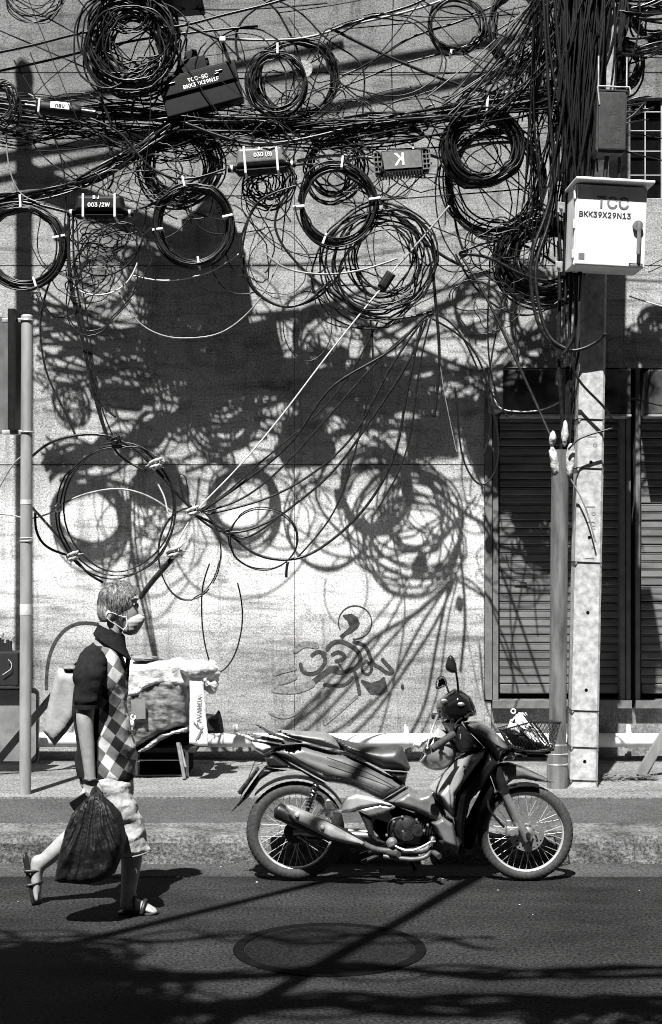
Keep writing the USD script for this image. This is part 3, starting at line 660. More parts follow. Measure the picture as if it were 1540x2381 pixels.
coil('ring of glossy cable with four white ties left of the big loose loops', (785, 476), 97, 100, 15, 22, 9.9, ties=((796, 379), (695, 482), (871, 464), (755, 557)), jit=.004, seed=4)
coil('thick dense black coil tied at its top, right of the K closure', (1125, 342), 99, 98, 30, 34, 9.9, r=.008, ties=((1131, 247),), dep=.07, jit=.005, seed=5)
coil('wide loose ring hanging behind the thick dense coil', (1148, 420), 118, 130, 14, 22, 10.05, jit=.015, seed=6)
coil('large loose loops of cable in the middle carrying the slanting light cable', (888, 615), 142, 138, 12, 46, 9.97, jit=.022, dep=.1, seed=7)
coil('narrower loops inside the large loose loops', (905, 600), 98, 112, 6, 40, 10.02, jit=.024, seed=8)
coil('outer ring of the twin coil beside the tilted splitter box', (690, 182), 100, 97, 12, 16, 10.03, jit=.008, seed=9)
coil('inner bright ring of the twin coil beside the tilted splitter box', (646, 190), 72, 76, 9, 20, 9.93, jit=.008, seed=10, ties=((646, 116),))
coil('big messy black coil at the upper left above the splitter box', (304, 105), 112, 114, 50, 56, 9.97, r=.0078, dep=.12, jit=.028, seed=12)
coil('small loops of wire inside the big messy coil at the top', (300, 15), 62, 66, 7, 20, 9.9, r=.006, jit=.012, seed=13)
coil('dark coil behind the cables between the two lettered closures', (420, 385), 97, 98, 24, 34, 10.12, dep=.06, jit=.012, seed=14)
coil('ring at the top edge, left of the crowded pole top', (1060, 62), 66, 68, 7, 10, 10.0, jit=.008, seed=15, ties=((1048, 125),))
coil('ring cut by the top edge just left of the pole', (1195, 62), 66, 98, 9, 18, 10.0, r=.009, jit=.01, seed=16)
coil('nested arcs of cable running behind the white cabinet', (1262, 600), 116, 112, 34, 62, 10.05, r=.009, dep=.08, jit=.012, seed=17)
coil('loops cut by the left edge above the small sleeve closure', (4, 243), 45, 58, 14, 24, 9.9, r=.006, jit=.01, seed=18)
coil('loose arcs of wire cut by the top left corner', (82, -32), 80, 80, 9, 24, 9.95, r=.005, jit=.015, seed=19)
coil('tangled loops hanging under the grey BJ 030 closure', (626, 425), 66, 68, 16, 44, 10.1, r=.006, dep=.08, jit=.022, seed=20)
coil('thin loops hanging under the black BJ 003 closure', (245, 560), 78, 62, 11, 46, 10.05, r=.0045, dep=.07, jit=.03, seed=21)
coil('black coil just right of the pole top', (1440, 152), 58, 66, 12, 22, 9.9, r=.009, jit=.01, seed=22)
coil('coil cut by the top right corner', (1530, 50), 70, 60, 14, 30, 9.9, r=.009, jit=.012, seed=23)
coil('loops behind the ring with four ties, below the main cable run', (775, 385), 66, 76, 12, 24, 10.15, r=.007, jit=.018, seed=24)
coil('flattened bunch of loops lying along the main cable run', (880, 300), 128, 38, 9, 46, 10.08, r=.008, dep=.08, jit=.02, seed=25)
coil('flattened loops on the cable run under the splitter box', (600, 295), 140, 30, 10, 40, 10.08, r=.007, dep=.08, jit=.02, seed=26)
coil('low ring of cable tied with rags left of the walking man', (275, 1178), 139, 158, 3, 14, 9.9, r=.0075, jit=.01, seed=27, ties=())
coil('thin ring of cable hanging lowest, above the covered cart', (442, 1288), 74, 108, 2, 4, 9.95, r=.006, jit=.004, seed=28)
coil('small oval loop of cable low in the centre', (613, 1250), 84, 75, 2, 5, 9.95, r=.006, jit=.005, seed=29, tilt=-6)
coil('thin hoop of wire high on the wall left of the slanting cable', (716, 762), 58, 84, 1, 2, 9.95, r=.0045, jit=.004, seed=30)
coil('tiny curl of wire under the left ring of cable', (81, 688), 10, 12, 3, 5, 9.9, r=.004, jit=.004, seed=31)

# ------------------------------------------------------------------ single cables, each its own
def cable(label, pts, D=9.97, r=.0065, m='cable', dd=0., group=None):
    """pts in photo pixels; D may be a list"""
    Ds = np.linspace(D[0], D[1], len(pts)) if isinstance(D, (tuple, list)) else np.full(len(pts), D)
    r = r * (1.3 if m == 'cable' and r < .0125 else 1.0)
    p = spline([P(x, y, d) for (x, y), d in zip(pts, Ds)])
    return single('cable', tube(p, r, 7), M[m], label, 'cable', group, smooth=True)
Z3 = lambda L: [(.5 * x, 595 + .5 * y) for x, y in L]
Z4 = lambda L: [(770 + .5 * x, 595 + .5 * y) for x, y in L]
Z5 = lambda L: [(.5 * x, 1190 + .5 * y) for x, y in L]
cable('pale taut cable slanting from the large loops down to the low rag knot', [(1045, 478), (985, 550), (925, 618)], 9.9, .0075, 'cable_grey')
cable('pale cable below the black inline joint, slanting down to the rag knot', [(880, 678), (770, 815), (640, 985), (520, 1122), (452, 1195), (408, 1272)], 9.9, .006, 'cable_light')
cable('uppermost black cable of the fan from the knot under the loops', [(990, 732), (960, 765), (900, 820), (770, 902), (690, 1012), (540, 1140), (470, 1188)], r=.008)
cable('black cable in the fan, second from top, ending in the rag knot', [(985, 742), (900, 870), (830, 1000), (760, 1075), (640, 1150), (480, 1196)])
cable('long black cable sweeping from the fan round to the small oval loop', [(985, 735), (942, 940), (915, 1065), (845, 1185), (772, 1255), (690, 1298), (590, 1285), (532, 1240), (440, 1190)], r=.008)
cable('thin cable dropping through the large loops to the oval loop', [(838, 640), (862, 745), (866, 850), (846, 970), (820, 1070), (776, 1190), (690, 1298)], r=.005)
cable('thin arch of cable right of the fan, bending low beside the shop frame', [(985, 740), (1000, 731), (1030, 737), (1070, 775), (1110, 855), (1148, 960), (1160, 1045), (1145, 1108), (1120, 1126), (1095, 1105), (1072, 1040), (1062, 935), (1058, 900)], r=.0055)
cable('thick tail of cable hanging straight down from the knot under the loops', [(1008, 640), (1015, 720), (1022, 820), (1018, 900), (1010, 970)], r=.009)
cable('thin grey drop wire beside the hanging tail', [(1022, 830), (1030, 890), (1045, 970), (1062, 1050)], r=.003, m='cable_grey')
cable('black cable running down to the top of the conduit from the left', [(1070, 590), (1130, 690), (1195, 825), (1250, 945), (1290, 1036)], (10.0, 9.62), .008)
cable('thin cable hanging vertically left of the shutter housing', [(1140, 600), (1136, 700), (1140, 850), (1165, 940), (1182, 970)], r=.005)
cable('thin cable crossing the left end of the shutter housing', [(1178, 640), (1160, 740), (1142, 840), (1140, 905), (1160, 935)], r=.005)
cable('thin cable hanging from the nested arcs past the housing', [(1195, 600), (1196, 700), (1200, 780), (1206, 840)], r=.0045)
cable('heavy glossy cable falling from the pole top and looping under the cabinet', [(1292, 330), (1284, 440), (1262, 520), (1238, 590), (1240, 700), (1262, 770), (1310, 812), (1362, 808), (1400, 785), (1409, 775)], (9.75, 9.5), .013)
cable('second heavy cable beside the glossy one, ending in the same loop', [(1300, 330), (1290, 450), (1270, 540), (1248, 610), (1254, 710), (1285, 790), (1330, 815)], (9.78, 9.55), .01)
cable('glossy cable bending down behind the loop under the cabinet', [(1336, 640), (1340, 740), (1330, 790), (1310, 825)], 9.55, .011)
for i, (x0, x1, x2, t) in enumerate(((1300, 1300, 1305, 'leftmost'), (1312, 1318, 1312, 'second'), (1325, 1322, 1318, 'third'), (1340, 1330, 1322, 'fourth'), (1358, 1340, 1314, 'slanting'), (1372, 1352, 1326, 'rightmost'))):
    cable(f'black riser cable entering the conduit top, {t} of the six', [(x0, 560), (x0 + 2, 700), (x1, 850), (x2 + 3, 980), (x2, 1050)], (9.7, 9.61), (.011, .007, .009, .006, .008, .006)[i], 'cable_dull' if i % 2 else 'cable')
cable('cable end sweeping from the riser bundle across the pole and fraying', [(1324, 825), (1345, 880), (1385, 925), (1412, 955), (1424, 975)], 9.52, .007)
cable('thin cable bending right from the conduit top across the pole', [(1322, 1045), (1345, 1022), (1390, 1005), (1425, 995)], 9.52, .0055)
cable('pale strap from the conduit down to the pole band', [(1302, 1065), (1325, 1110), (1340, 1135), (1362, 1180), (1385, 1260)], 9.58, .006, 'cable_grey')
cable('pale wire sagging in front of the shutter housing', [(1146, 905), (1160, 945), (1200, 956), (1260, 952), (1300, 935)], 10.4, .005, 'cable_light')
cable('wire at the right edge running to the housing joint', [(1468, 925), (1505, 935), (1550, 945)], 9.9, .005)
cable('white wire at the right edge below the cabinet', [(1464, 688), (1500, 700), (1550, 714)], 9.9, .0055, 'cable_light')
for i, (a, b, t) in enumerate((((1508, 618), (1560, 590), 'upper'), ((1508, 632), (1560, 608), 'lower'))):
    cable(f'black wire leaving the cabinet to the right edge, {t} of two', [a, b], 9.5, .004)
cable('long white curve of cable sagging across the dark wall shadow', Z3([(330, 130), (380, 165), (440, 180), (530, 165), (600, 110), (640, 30)]), 9.95, .006, 'cable_light')
cable('thin pale catenary of cable hanging lowest over the wall shadow', Z3([(490, 50), (560, 180), (620, 280), (700, 345), (800, 378), (900, 380), (1010, 362), (1120, 295), (1220, 180), (1310, 0)]), 9.97, .0055, 'cable_grey')
cable('black cable loop sagging under the four-tie ring', Z3([(1130, 0), (1150, 90), (1210, 180), (1330, 235), (1450, 195), (1540, 110)]), 9.97, .008)
cable('pale arc of cable across the large loops', [(620, 590), (650, 615), (700, 632), (780, 636), (860, 622), (925, 600)], 9.9, .0075, 'cable_grey')
cable('pale bar of cable low across the ring with four ties', Z3([(620, 90), (740, 112), (880, 100), (1000, 60), (1110, -10)]), 9.98, .005, 'cable_light')
cable('long thin cable drooping down the left of the wall', [(152, 580), (118, 650), (96, 730), (96, 800), (112, 875), (140, 935), (165, 988), (180, 1020)], 9.95, .006)
for i, (L, r, t) in enumerate((([(160, 500), (162, 620), (185, 760), (215, 900), (240, 990), (252, 1022)], .009, 'thickest'), ([(170, 500), (175, 640), (200, 780), (225, 920), (250, 1010), (280, 1060), (340, 1095)], .006, 'longest'),
                           ([(155, 520), (170, 700), (196, 800), (212, 880), (238, 940), (270, 970)], .007, 'frayed short'), ([(178, 510), (190, 650), (210, 790), (232, 930), (262, 1012)], .004, 'thinnest'), ([(150, 505), (160, 640), (178, 730), (205, 800), (240, 1000)], .004, 'inner thin'))):
    cable(f'black cable hanging from the BJ 003 closure to the low knots, {t}', L, 9.95, r)
cable('thick double cable from the low knot down right to the rag knot', Z3([(500, 835), (560, 860), (640, 905), (700, 965), (760, 1030), (820, 1100), (890, 1170)]), 9.9, .011)
cable('cable running from the rag knot to the right through the oval loop', Z5([(880, -10), (940, 40), (1000, 80), (1060, 95), (1150, 85), (1260, 40), (1340, -10), (1400, -60)]), 9.93, .007)
cable('black cable rising over the left low ring from the sign pole', Z3([(150, 930), (230, 870), (330, 838), (430, 828), (500, 836)]), 9.92, .008)
cable('pale cable arching from the left tie to the rag knot', Z3([(270, 1165), (360, 1120), (460, 1092), (560, 1083), (660, 1105), (740, 1145), (800, 1190)]), 9.9, .0075, 'cable_grey')
cable('grey straight cable from the sign pole down to the lower rag tie', Z5([(150, -20), (240, 80), (340, 200)]), 9.9, .01, 'cable_grey')
cable('cable bending under the low ring to behind the man', Z5([(165, 0), (168, 80), (205, 150), (280, 190), (340, 215), (400, 275), (480, 328)]), 9.92, .0075)
cable('heavy stub of cable running down behind the man from the lower knot', Z5([(830, 170), (790, 230), (720, 310), (650, 405)]), 9.9, .02)
cable('loose loop of thin wire hanging down to the covered cart', Z5([(975, 240), (945, 340), (938, 450), (945, 560), (970, 680), (1010, 745), (1060, 715), (1110, 610), (1128, 480), (1115, 370), (1105, 330)]), 10.15, .0045)
cable('short loose tail under the oval loop', Z5([(1340, 232), (1334, 260), (1332, 305)]), 9.95, .008)
cable('thin upright loop beside the rag knot', Z3([(865, 1150), (840, 1080), (838, 1015), (855, 1020), (872, 1080), (875, 1160)]), 9.9, .004)
cable('white rag strand trailing from the middle knot', Z3([(715, 950), (722, 1010), (740, 1070), (760, 1110), (780, 1190)]), 9.88, .006, 'cable_light')
cable('loose wire between the left edge and the sign pole', [(-5, 1140), (20, 1095), (45, 1065), (70, 1050)], 9.95, .006, 'cable_grey')
cable('pale wire behind the sign pole at the left edge', [(-5, 1195), (30, 1198), (60, 1205), (110, 1195), (135, 1182)], 9.95, .006, 'cable_grey')
for i, (L, r, t) in enumerate((([(1000, 735), (930, 790), (850, 870), (700, 1040), (560, 1160), (460, 1192)], .006, 'third from the top'), ([(995, 738), (950, 840), (860, 980), (770, 1100), (650, 1200), (560, 1250), (530, 1235)], .007, 'sagging to the oval loop'),
        ([(1003, 735), (975, 860), (960, 980), (930, 1090), (880, 1180)], .005, 'shortest, ending above the graffiti'), ([(880, 745), (820, 860), (740, 960), (600, 1080), (520, 1150), (455, 1190)], .005, 'starting under the big loops'),
        ([(1005, 740), (1090, 800), (1135, 900), (1140, 1000), (1125, 1060)], .006, 'falling to the right'))):
    cable(f'dark curving cable of the fan under the large loops, {t}', L, 9.97, r)
R9 = np.random.default_rng(44); bigl = []
for (x, y, a_, b_) in ((160, 520, 90, 120), (250, 640, 80, 130), (330, 470, 110, 90), (560, 560, 60, 110), (640, 600, 70, 90), (700, 470, 150, 120), (980, 560, 120, 150), (1100, 480, 90, 170), (820, 700, 110, 60), (1000, 330, 170, 110), (560, 180, 120, 140), (900, 130, 140, 100), (200, 300, 120, 90), (420, 180, 130, 160)):
    bigl.append(loops((x, y), a_, b_, 2, 12, R9.uniform(9.9, 10.1), R9.uniform(.0035, .0055), .05, R9.uniform(-30, 30), .03, seed=int(R9.integers(1e6))))
single('slack_loops', bigl, M['cable'], 'big slack loops of thin cable hanging across the wall among the coils', 'cables', kind='stuff', smooth=True)
for i, (L, r, t) in enumerate((([(600, 470), (560, 560), (580, 660), (650, 710), (740, 690), (800, 620)], .006, 'under the grey closure'), ([(690, 420), (640, 520), (700, 620), (800, 700), (900, 740), (1000, 725)], .007, 'round the outside of the large loops'),
        ([(180, 620), (230, 640), (290, 620), (330, 560), (340, 480)], .006, 'right of the black closure'), ([(1060, 590), (1100, 660), (1170, 720), (1240, 730), (1300, 700)], .006, 'below the nested arcs'))):
    cable(f'loose dark loop of cable sagging {t}', L, 9.98, r)
# long lines of the upper tangle
UP = [([(-20, 124), (100, 98), (210, 72), (320, 66), (415, 60), (520, 34), (640, 4), (760, -40)], .008, 'cable', 'black cable rising from the left edge to the top centre'),
      ([(-20, 168), (110, 140), (200, 118), (300, 96), (420, 78), (600, 60)], .007, 'cable', 'black cable below the rising one at the left'),
      ([(515, 90), (640, 92), (720, 85), (800, 62), (900, 38), (1000, 10), (1080, -20)], .009, 'cable_grey', 'pale cable running right from the white clip at top centre'),
      ([(440, 60), (478, 78), (518, 92)], .008, 'cable', 'short cable from the splitter box to the white clip'),
      ([(516, 92), (524, 115), (534, 142)], .009, 'cable', 'stub of cable dropping from the white clip'),
      ([(-20, 190), (60, 215), (150, 258), (260, 272), (420, 281), (560, 282), (700, 300), (800, 310), (900, 296)], .006, 'cable_grey', 'long pale wire crossing in front of the sleeve closure'),
      ([(430, 285), (500, 312), (580, 332), (660, 330), (740, 315), (800, 300)], .01, 'cable', 'glossy cable sagging above the grey closure'),
      ([(210, 275), (280, 310), (330, 368), (370, 400), (430, 415), (525, 392)], .007, 'cable', 'cable curving down to the grey closure from the left'),
      ([(680, 384), (760, 378), (860, 355), (960, 270), (1010, 240)], .007, 'cable_grey', 'pale cable leaving the grey closure to the upper right'),
      ([(310, 490), (350, 475), (400, 452), (450, 418), (520, 402)], .008, 'cable', 'cable linking the two lettered closures'),
      ([(155, 492), (100, 478), (40, 470), (-20, 480)], .009, 'cable', 'cable from the black closure to the left edge'),
      ([(690, 374), (760, 362), (820, 362), (870, 366)], .012, 'cable_grey', 'pale thick cable into the left side of the K closure'),
      ([(1000, 360), (1040, 366), (1080, 345), (1190, 330)], .012, 'cable_grey', 'pale thick cable from the K closure behind the dense coil'),
      ([(770, 65), (880, 120), (960, 155), (1080, 200), (1180, 222), (1300, 245)], .009, 'cable', 'black cable descending across the wall to the pole'),
      ([(770, 70), (860, 40), (960, 10), (1020, -20)], .008, 'cable', 'black cable rising to the top edge over the ring'),
      ([(795, 175), (870, 140), (940, 95), (1000, 70), (1060, 52), (1160, 5), (1200, -20)], .007, 'cable', 'black cable from the twin coil up past the top ring'),
      ([(770, 210), (850, 180), (930, 150), (1040, 120), (1120, 90), (1230, 20)], .0055, 'cable', 'thin cable parallel to it, slightly lower'),
      ([(555, 140), (550, 80), (570, 40), (620, 5), (650, -10)], .007, 'cable', 'cable arching over the twin coil to the top edge'),
      ([(600, -10), (640, 20), (665, 60), (690, 110), (700, 150)], .006, 'cable', 'cable dropping into the twin coil from the top'),
      ([(620, -10), (700, 30), (745, 75), (790, 110), (840, 150), (845, 240), (845, 300)], .005, 'cable', 'thin cable looping down right of the twin coil'),
      ([(770, 340), (830, 310), (900, 280), (960, 272), (1000, 290), (1040, 300)], .007, 'cable_grey', 'pale cable arching above the K closure'),
      ([(1235, 115), (1230, 150), (1200, 195), (1170, 220), (1140, 240)], .009, 'cable_light', 'white cable curving down to the tie of the dense coil'),
      ([(1205, 10), (1222, 60), (1235, 115), (1218, 130)], .006, 'cable_grey', 'pale wire dropping from the top to the white curve'),
      ([(1290, 320), (1330, 210), (1360, 110), (1380, 20), (1385, -20)], .006, 'cable_grey', 'pale wire climbing the front of the crowded pole'),
      ([(1310, 60), (1345, -10)], .004, 'cable', 'thin wire at the pole top'),
      ([(1080, 620), (1040, 600), (960, 540), (900, 480), (840, 430), (790, 395)], .009, 'cable', 'black cable descending right from the four-tie ring'),
      ([(1085, 590), (1140, 600), (1220, 640), (1300, 655)], .009, 'cable', 'cable running from the cable knot to the pole below the arcs'),
      ([(1075, 585), (1150, 560), (1230, 575), (1310, 625)], .008, 'cable', 'cable bowing over to the pole above the arcs'),
      ([(1080, 590), (1060, 520), (1050, 440), (1035, 390)], .007, 'cable', 'cable climbing from the knot left of the wide ring'),
      ([(560, 600), (575, 520), (600, 470), (660, 440), (690, 430)], .006, 'cable', 'thin cable curving down left of the four-tie ring'),
      ([(585, 620), (600, 560), (620, 500), (640, 470)], .004, 'cable_grey', 'pale thin cable below the grey closure'),
      ([(15, 300), (20, 380), (50, 450), (92, 470)], .005, 'cable_grey', 'thin wire falling along the left edge'),
      ([(240, 0), (215, 60), (210, 110), (222, 180), (240, 240), (260, 290)], .008, 'cable', 'black cable dropping along the left side of the messy coil'),
      ([(235, 200), (245, 300), (262, 420), (250, 440)], .006, 'cable', 'cable falling from the messy coil to the black closure'),
      ([(330, 175), (310, 240), (310, 270), (340, 278), (420, 270)], .009, 'cable', 'hooked cable beside the splitter box')]
for L, r, m, t in UP: cable(t, L, 9.9 + .18 * rng.random(), r, m)
# the black joint in the slanting cable, clips and rag knots
ij = thing('inline_joint', 'small black joint box threaded on the slanting pale cable', 'cable joint', P(898, 652, 9.9))
a, b = P(886, 672, 9.9), P(912, 632, 9.9)
part(ij, 'joint_body', pillow([(-.036, -.068), (.036, -.068), (.036, .068), (-.036, .068)], .03, .02, step=.007).apply_transform(trimesh.transformations.translation_matrix((a + b) / 2) @ rotm([0, 1, 0], 33)), M['blackbox'])
part(ij, 'joint_eye', [rod(P(912, 632, 9.9), P(925, 617, 9.9), .006), rod(P(886, 672, 9.9), P(879, 680, 9.9), .006)], M['cable_light'])
def knot(label, x, y, s, m='rag', n=5, seed=0):
    R = np.random.default_rng(seed); t = thing('rag_knot', label, 'knot', P(x, y, 9.86))
    q = P(x, y, 9.86)
    an = np.linspace(0, 2 * np.pi * n, n * 16)
    part(t, 'wrapping', tube(np.c_[q[0] + s * (np.cos(an) * .6 + .3 * np.sin(an * .37)), q[1] + s * .8 * np.sin(an), q[2] + s * (.5 * np.sin(an * .23) + .5 * np.cos(an) * .5)], s * .22, 6), M[m], smooth=True)
    for i in range(3):
        d = R.normal(0, 1, 3) * [1, .3, 1] ; d = d / np.linalg.norm(d) * s * R.uniform(1.2, 2.6)
        part(t, 'loose_end', tube(spline([q, q + d * .5 + [0, 0, .1 * s], q + d], 8), np.linspace(s * .2, s * .06, 8), 5), M[m], smooth=True)
knot('white rag knot holding the stub and the low ring', 405, 1283, .055, seed=1)
knot('white rag knot where the fan of cables meets', 449, 1188, .045, seed=2)
knot('white rag tied on the lower left of the low ring', 169, 1293, .045, seed=3)
knot('pale rag tied at the top left of the low ring', 135, 1180, .035, seed=4)
knot('pale rag on the thick double cable', 362, 1078, .05, seed=5)
knot('black wire binding at the top of the low ring', 268, 1022, .035, 'cable', seed=6)
knot('dark wire binding on the small oval loop', 528, 1236, .03, 'cable', seed=7)
knot('dark binding where the fan of cables begins under the large loops', 1000, 727, .03, 'cable', seed=8)
knot('dark binding in the cable knot left of the nested arcs', 1078, 588, .035, 'cable', seed=9)
single('cable_clip', bevel_box((.045, .04, .035), .008, P(518, 91, 9.9)), M['tie'], 'white clip on the pale cable at top centre', 'clip')
wd = single('pale_tag', cyl(P(707, 160, 9.98), (.1, 1, .1), .062, .004, 28), M['rag'], 'round pale disc hanging in the twin coil', 'tag')

# ------------------------------------------------------------------ what nobody could count
def tangle(name, label, specs, m, kind='stuff'):
    single(name, cat(specs), M[m], label, 'cables', kind=kind, smooth=True)
R = np.random.default_rng(21)
def wob(path, n, dx, dy, dD, r0, r1, D, npt=5, drift=1.0):
    out = []
    path = A(path, float)
    for _ in range(n):
        a, b = R.normal(0, 1, 2), R.normal(0, 1, 2)
        ox = R.normal(0, dx); pts = []
        ph = R.uniform(0, 6.3, 2); fr = R.uniform(1, 3); am = R.uniform(.2, 1.2)
        for i, (x, y) in enumerate(path):
            t = i / (len(path) - 1)
            o = (a * (1 - t) + b * t)
            pts.append(P(x + o[0] * dx, y + o[1] * dy + am * dy * .8 * math.sin(ph[0] + fr * 6.28 * t), (D(x) if callable(D) else D) + R.normal(0, dD)))
        out.append(tube(spline(pts, 26), R.uniform(r0, r1), 5))
    return out
DR = lambda x: 10.2 - .36 * x / 1400
main_run = [(-40, 236), (150, 262), (300, 262), (450, 272), (600, 282), (750, 292), (900, 276), (1050, 262), (1200, 238), (1330, 215), (1420, 200)]
tangle('main_cable_run', 'dense black run of cables crossing the picture under the splitter box', wob(main_run, 17, 10, 13, .06, .006, .012, DR), 'cable')
tangle('loose_wires', 'loose thin wires wandering along the main cable run', wob(main_run, 20, 40, 34, .08, .003, .006, DR), 'cable_dull')
tangle('diagonal_cable_run', 'thick black run of cables slanting down left from the splitter box', wob([(410, 285), (370, 315), (300, 365), (230, 405), (140, 440), (40, 460), (-40, 475)], 22, 8, 7, .04, .007, .011, 10.03), 'cable')
tangle('lower_left_wires', 'thin wires running in from the left edge above the black closure', wob([(-30, 300), (80, 310), (180, 300), (300, 330), (420, 340), (560, 300)], 20, 30, 22, .06, .003, .0055, 10.1), 'cable_dull')
fan = []
for _ in range(110):
    x0, y0 = R.uniform(1240, 1420), R.uniform(-90, 40)
    if R.random() < .55: x1, y1 = R.uniform(980, 1260), R.uniform(215, 300)
    else: x1, y1 = R.uniform(1200, 1330), R.uniform(250, 640)
    mx, my = (x0 + x1) / 2 + R.normal(0, 14), (y0 + y1) / 2 + R.normal(0, 16) + 12
    d0, d1 = R.uniform(9.6, 10.0), R.uniform(9.75, 10.1)
    fan.append(tube(spline([P(x0, y0, d0), P(mx, my, (d0 + d1) / 2), P(x1, y1, d1)], 22), R.uniform(.003, .008), 5))
tangle('wire_fan', 'black fan of wires spreading left and down from the pole top', fan, 'cable')
vb = []
for _ in range(70):
    x0 = R.normal(1345, 32); x1 = x0 * .35 + 1325 * .65 + R.normal(0, 10); y1 = R.choice([260, 420, 640, 700])
    d = R.uniform(9.5, 9.95)
    vb.append(tube(spline([P(x0, -60, d), P(x0 * .7 + x1 * .3 + R.normal(0, 8), y1 * .4, d), P(x1, y1, d)], 20), R.uniform(.005, .012), 5))
tangle('pole_cable_bundle', 'black mass of cables strapped down the concrete pole', vb, 'cable_dull')
vf = []
for _ in range(90):
    x0 = R.normal(1375, 30); y1 = R.choice([150, 260, 330, 400, 420], p=[.2, .25, .2, .2, .15]); x1 = 1340 + R.normal(0, 20) + (x0 - 1375) * .5
    d = R.uniform(9.42, 9.6)
    vf.append(tube(spline([P(x0 + R.normal(0, 20), -70, d), P(x0 * .6 + x1 * .4 + R.normal(0, 9), y1 * .45, d), P(x1, y1, d + .05)], 20), R.uniform(.005, .011), 5))
for _ in range(40):
    x0 = R.normal(1420, 40)
    vf.append(tube(spline([P(x0, -70, 9.7), P(x0 - 10 + R.normal(0, 15), 60, 9.7), P(x0 - 25 + R.normal(0, 15), 190, 9.75)], 16), R.uniform(.006, .012), 5))
tangle('pole_top_bundle', 'black curtain of cables hiding the top of the concrete pole', vf, 'cable_dull')
st = []
for _ in range(85):
    x0, y0 = R.uniform(-40, 1300), R.uniform(-60, 480)
    an, Lg = R.normal(-.35, .9), R.uniform(180, 620)
    x1, y1 = x0 + Lg * math.cos(an), y0 - Lg * math.sin(an)
    if not (-150 < y1 < 640): continue
    d = R.uniform(9.85, 10.2)
    st.append(tube(spline([P(x0, y0, d), P((x0 + x1) / 2 + R.normal(0, 30), (y0 + y1) / 2 + R.uniform(0, 50), d), P(x1, y1, d)], 24), R.uniform(.003, .006), 5))
tangle('stray_wires', 'stray thin wires criss-crossing in front of the upper wall', st, 'cable_dull')
sc = []
for (cx_, cy_, n, sp_) in ((620, 340, 10, 60), (700, 250, 7, 110), (860, 420, 6, 80), (330, 420, 8, 80), (1180, 560, 10, 70), (1150, 700, 5, 60), (200, 640, 9, 50), (760, 300, 8, 90), (430, 330, 7, 70)):
    for _ in range(n):
        sc.append(loops((cx_ + R.normal(0, sp_ * .5), cy_ + R.normal(0, sp_ * .3)), R.uniform(25, 85), R.uniform(25, 75), 1, 4, R.uniform(9.9, 10.15), R.uniform(.003, .006), .04, R.uniform(-40, 40), .02, seed=int(R.integers(1e6))))
tangle('wire_loops', 'odd loops of thin wire snagged among the coils', sc, 'cable')
ru = wob([(1500, 250), (1460, 262), (1400, 275), (1350, 285)], 10, 14, 22, .05, .004, .009, 9.75) + wob([(1560, 95), (1500, 110), (1450, 118), (1380, 95)], 16, 10, 18, .05, .006, .011, 9.8) + wob([(1560, 20), (1480, 30), (1400, 10)], 14, 10, 20, .05, .006, .011, 9.8)
tangle('right_edge_wires', 'wires running from the pole to the right edge in front of the barred window', ru, 'cable')

# cables above the picture, and coils added there: only their shade is seen
ov = []
def sh_line(a, b, d, r, ext=0):
    """a straight line whose shadow on the wall runs between two points of the wall"""
    A_, B_ = P(*a, WALL), P(*b, WALL)
    o = A([-KX / KY * d, -d, d / KY])
    return rod(A_ + o - (B_ - A_) * ext, B_ + o + (B_ - A_) * ext, r, 8)
for i, (a, b, d, r, t) in enumerate((((60, 358), (310, 316), .9, .022, 'lowest'), ((70, 402), (330, 345), 1.0, .018, 'second'), ((800, 155), (1290, 75), 1.1, .02, 'right-hand'), ((800, 245), (1200, 165), 1.0, .022, 'lower right-hand'), ((-40, 270), (560, 150), 1.2, .02, 'far left'))):
    single('overhead_cable', sh_line(a, b, d, r, .4), M['cable'], f'overhead cable above the frame shading the upper wall, {t}', 'cable')
def overhead(label, seed, c, rx, rz, n, band, D, r=.011):
    coil(label, c, rx, rz, n, band, D, r=r, dep=.12, jit=.03, seed=seed)
overhead('unseen coil added above the frame to shade the wall at upper left', 51, (285, -90), 150, 60, 30, 60, 9.9)  # unseen coil, added to deepen the shade on the wall
dr = []
for i in range(9):
    o_ = R.normal(0, 9, 4); dr.append(sh_line((60 + o_[0], 420 + o_[1] * 2.2), (540 + o_[2], 610 + o_[3] * 1.6), 1.0 + R.normal(0, .05), R.uniform(.01, .02), .0))
tangle('overhead_slanting_run', 'run of cables slanting above the frame, shading the wall', dr, 'cable')
def road_line(label, a, b, h0, r, n, seed, lump=0.):
    """a bunch of cables over the street whose shade falls between two points of the road"""
    R2 = np.random.default_rng(seed)
    A_, B_ = [A([(x - CX) * CAMZ / (y - HZ), FOC * CAMZ / (y - HZ), 0]) for x, y in (a, b)]
    o = A([-KX * h0, -KY * h0, h0]); ms = []
    for i in range(n):
        j0, j1 = R2.normal(0, 1, 3) * r * 1.1, R2.normal(0, 1, 3) * r * 1.1
        p0, p1 = A_ + o - (B_ - A_) * .5 + j0, B_ + o + (B_ - A_) * .35 + j1
        t = np.linspace(0, 1, 24)[:, None]
        p = p0 + (p1 - p0) * t; p += A([0, .4, 1]) * lump * (meshkit.noise(np.c_[t * 9 + i * 7.1, t * 0, t * 0]) - .5)[:, None]
        ms.append(tube(p, R2.uniform(.5, 1) * r, 6))
    single('overhead_cable_run', ms, M['cable'], label, 'cables', kind='stuff', smooth=True)
road_line('bunch of cables crossing high over the street, left', (0, 2236), (720, 2058), 6.0, .026, 4, 61)
road_line('bunch of cables crossing high over the street, right', (730, 2262), (1080, 2062), 6.0, .032, 5, 62)
road_line('bunch of cables along the street, nearer the wall', (200, 2180), (900, 2190), 6.6, .02, 4, 63, .35)
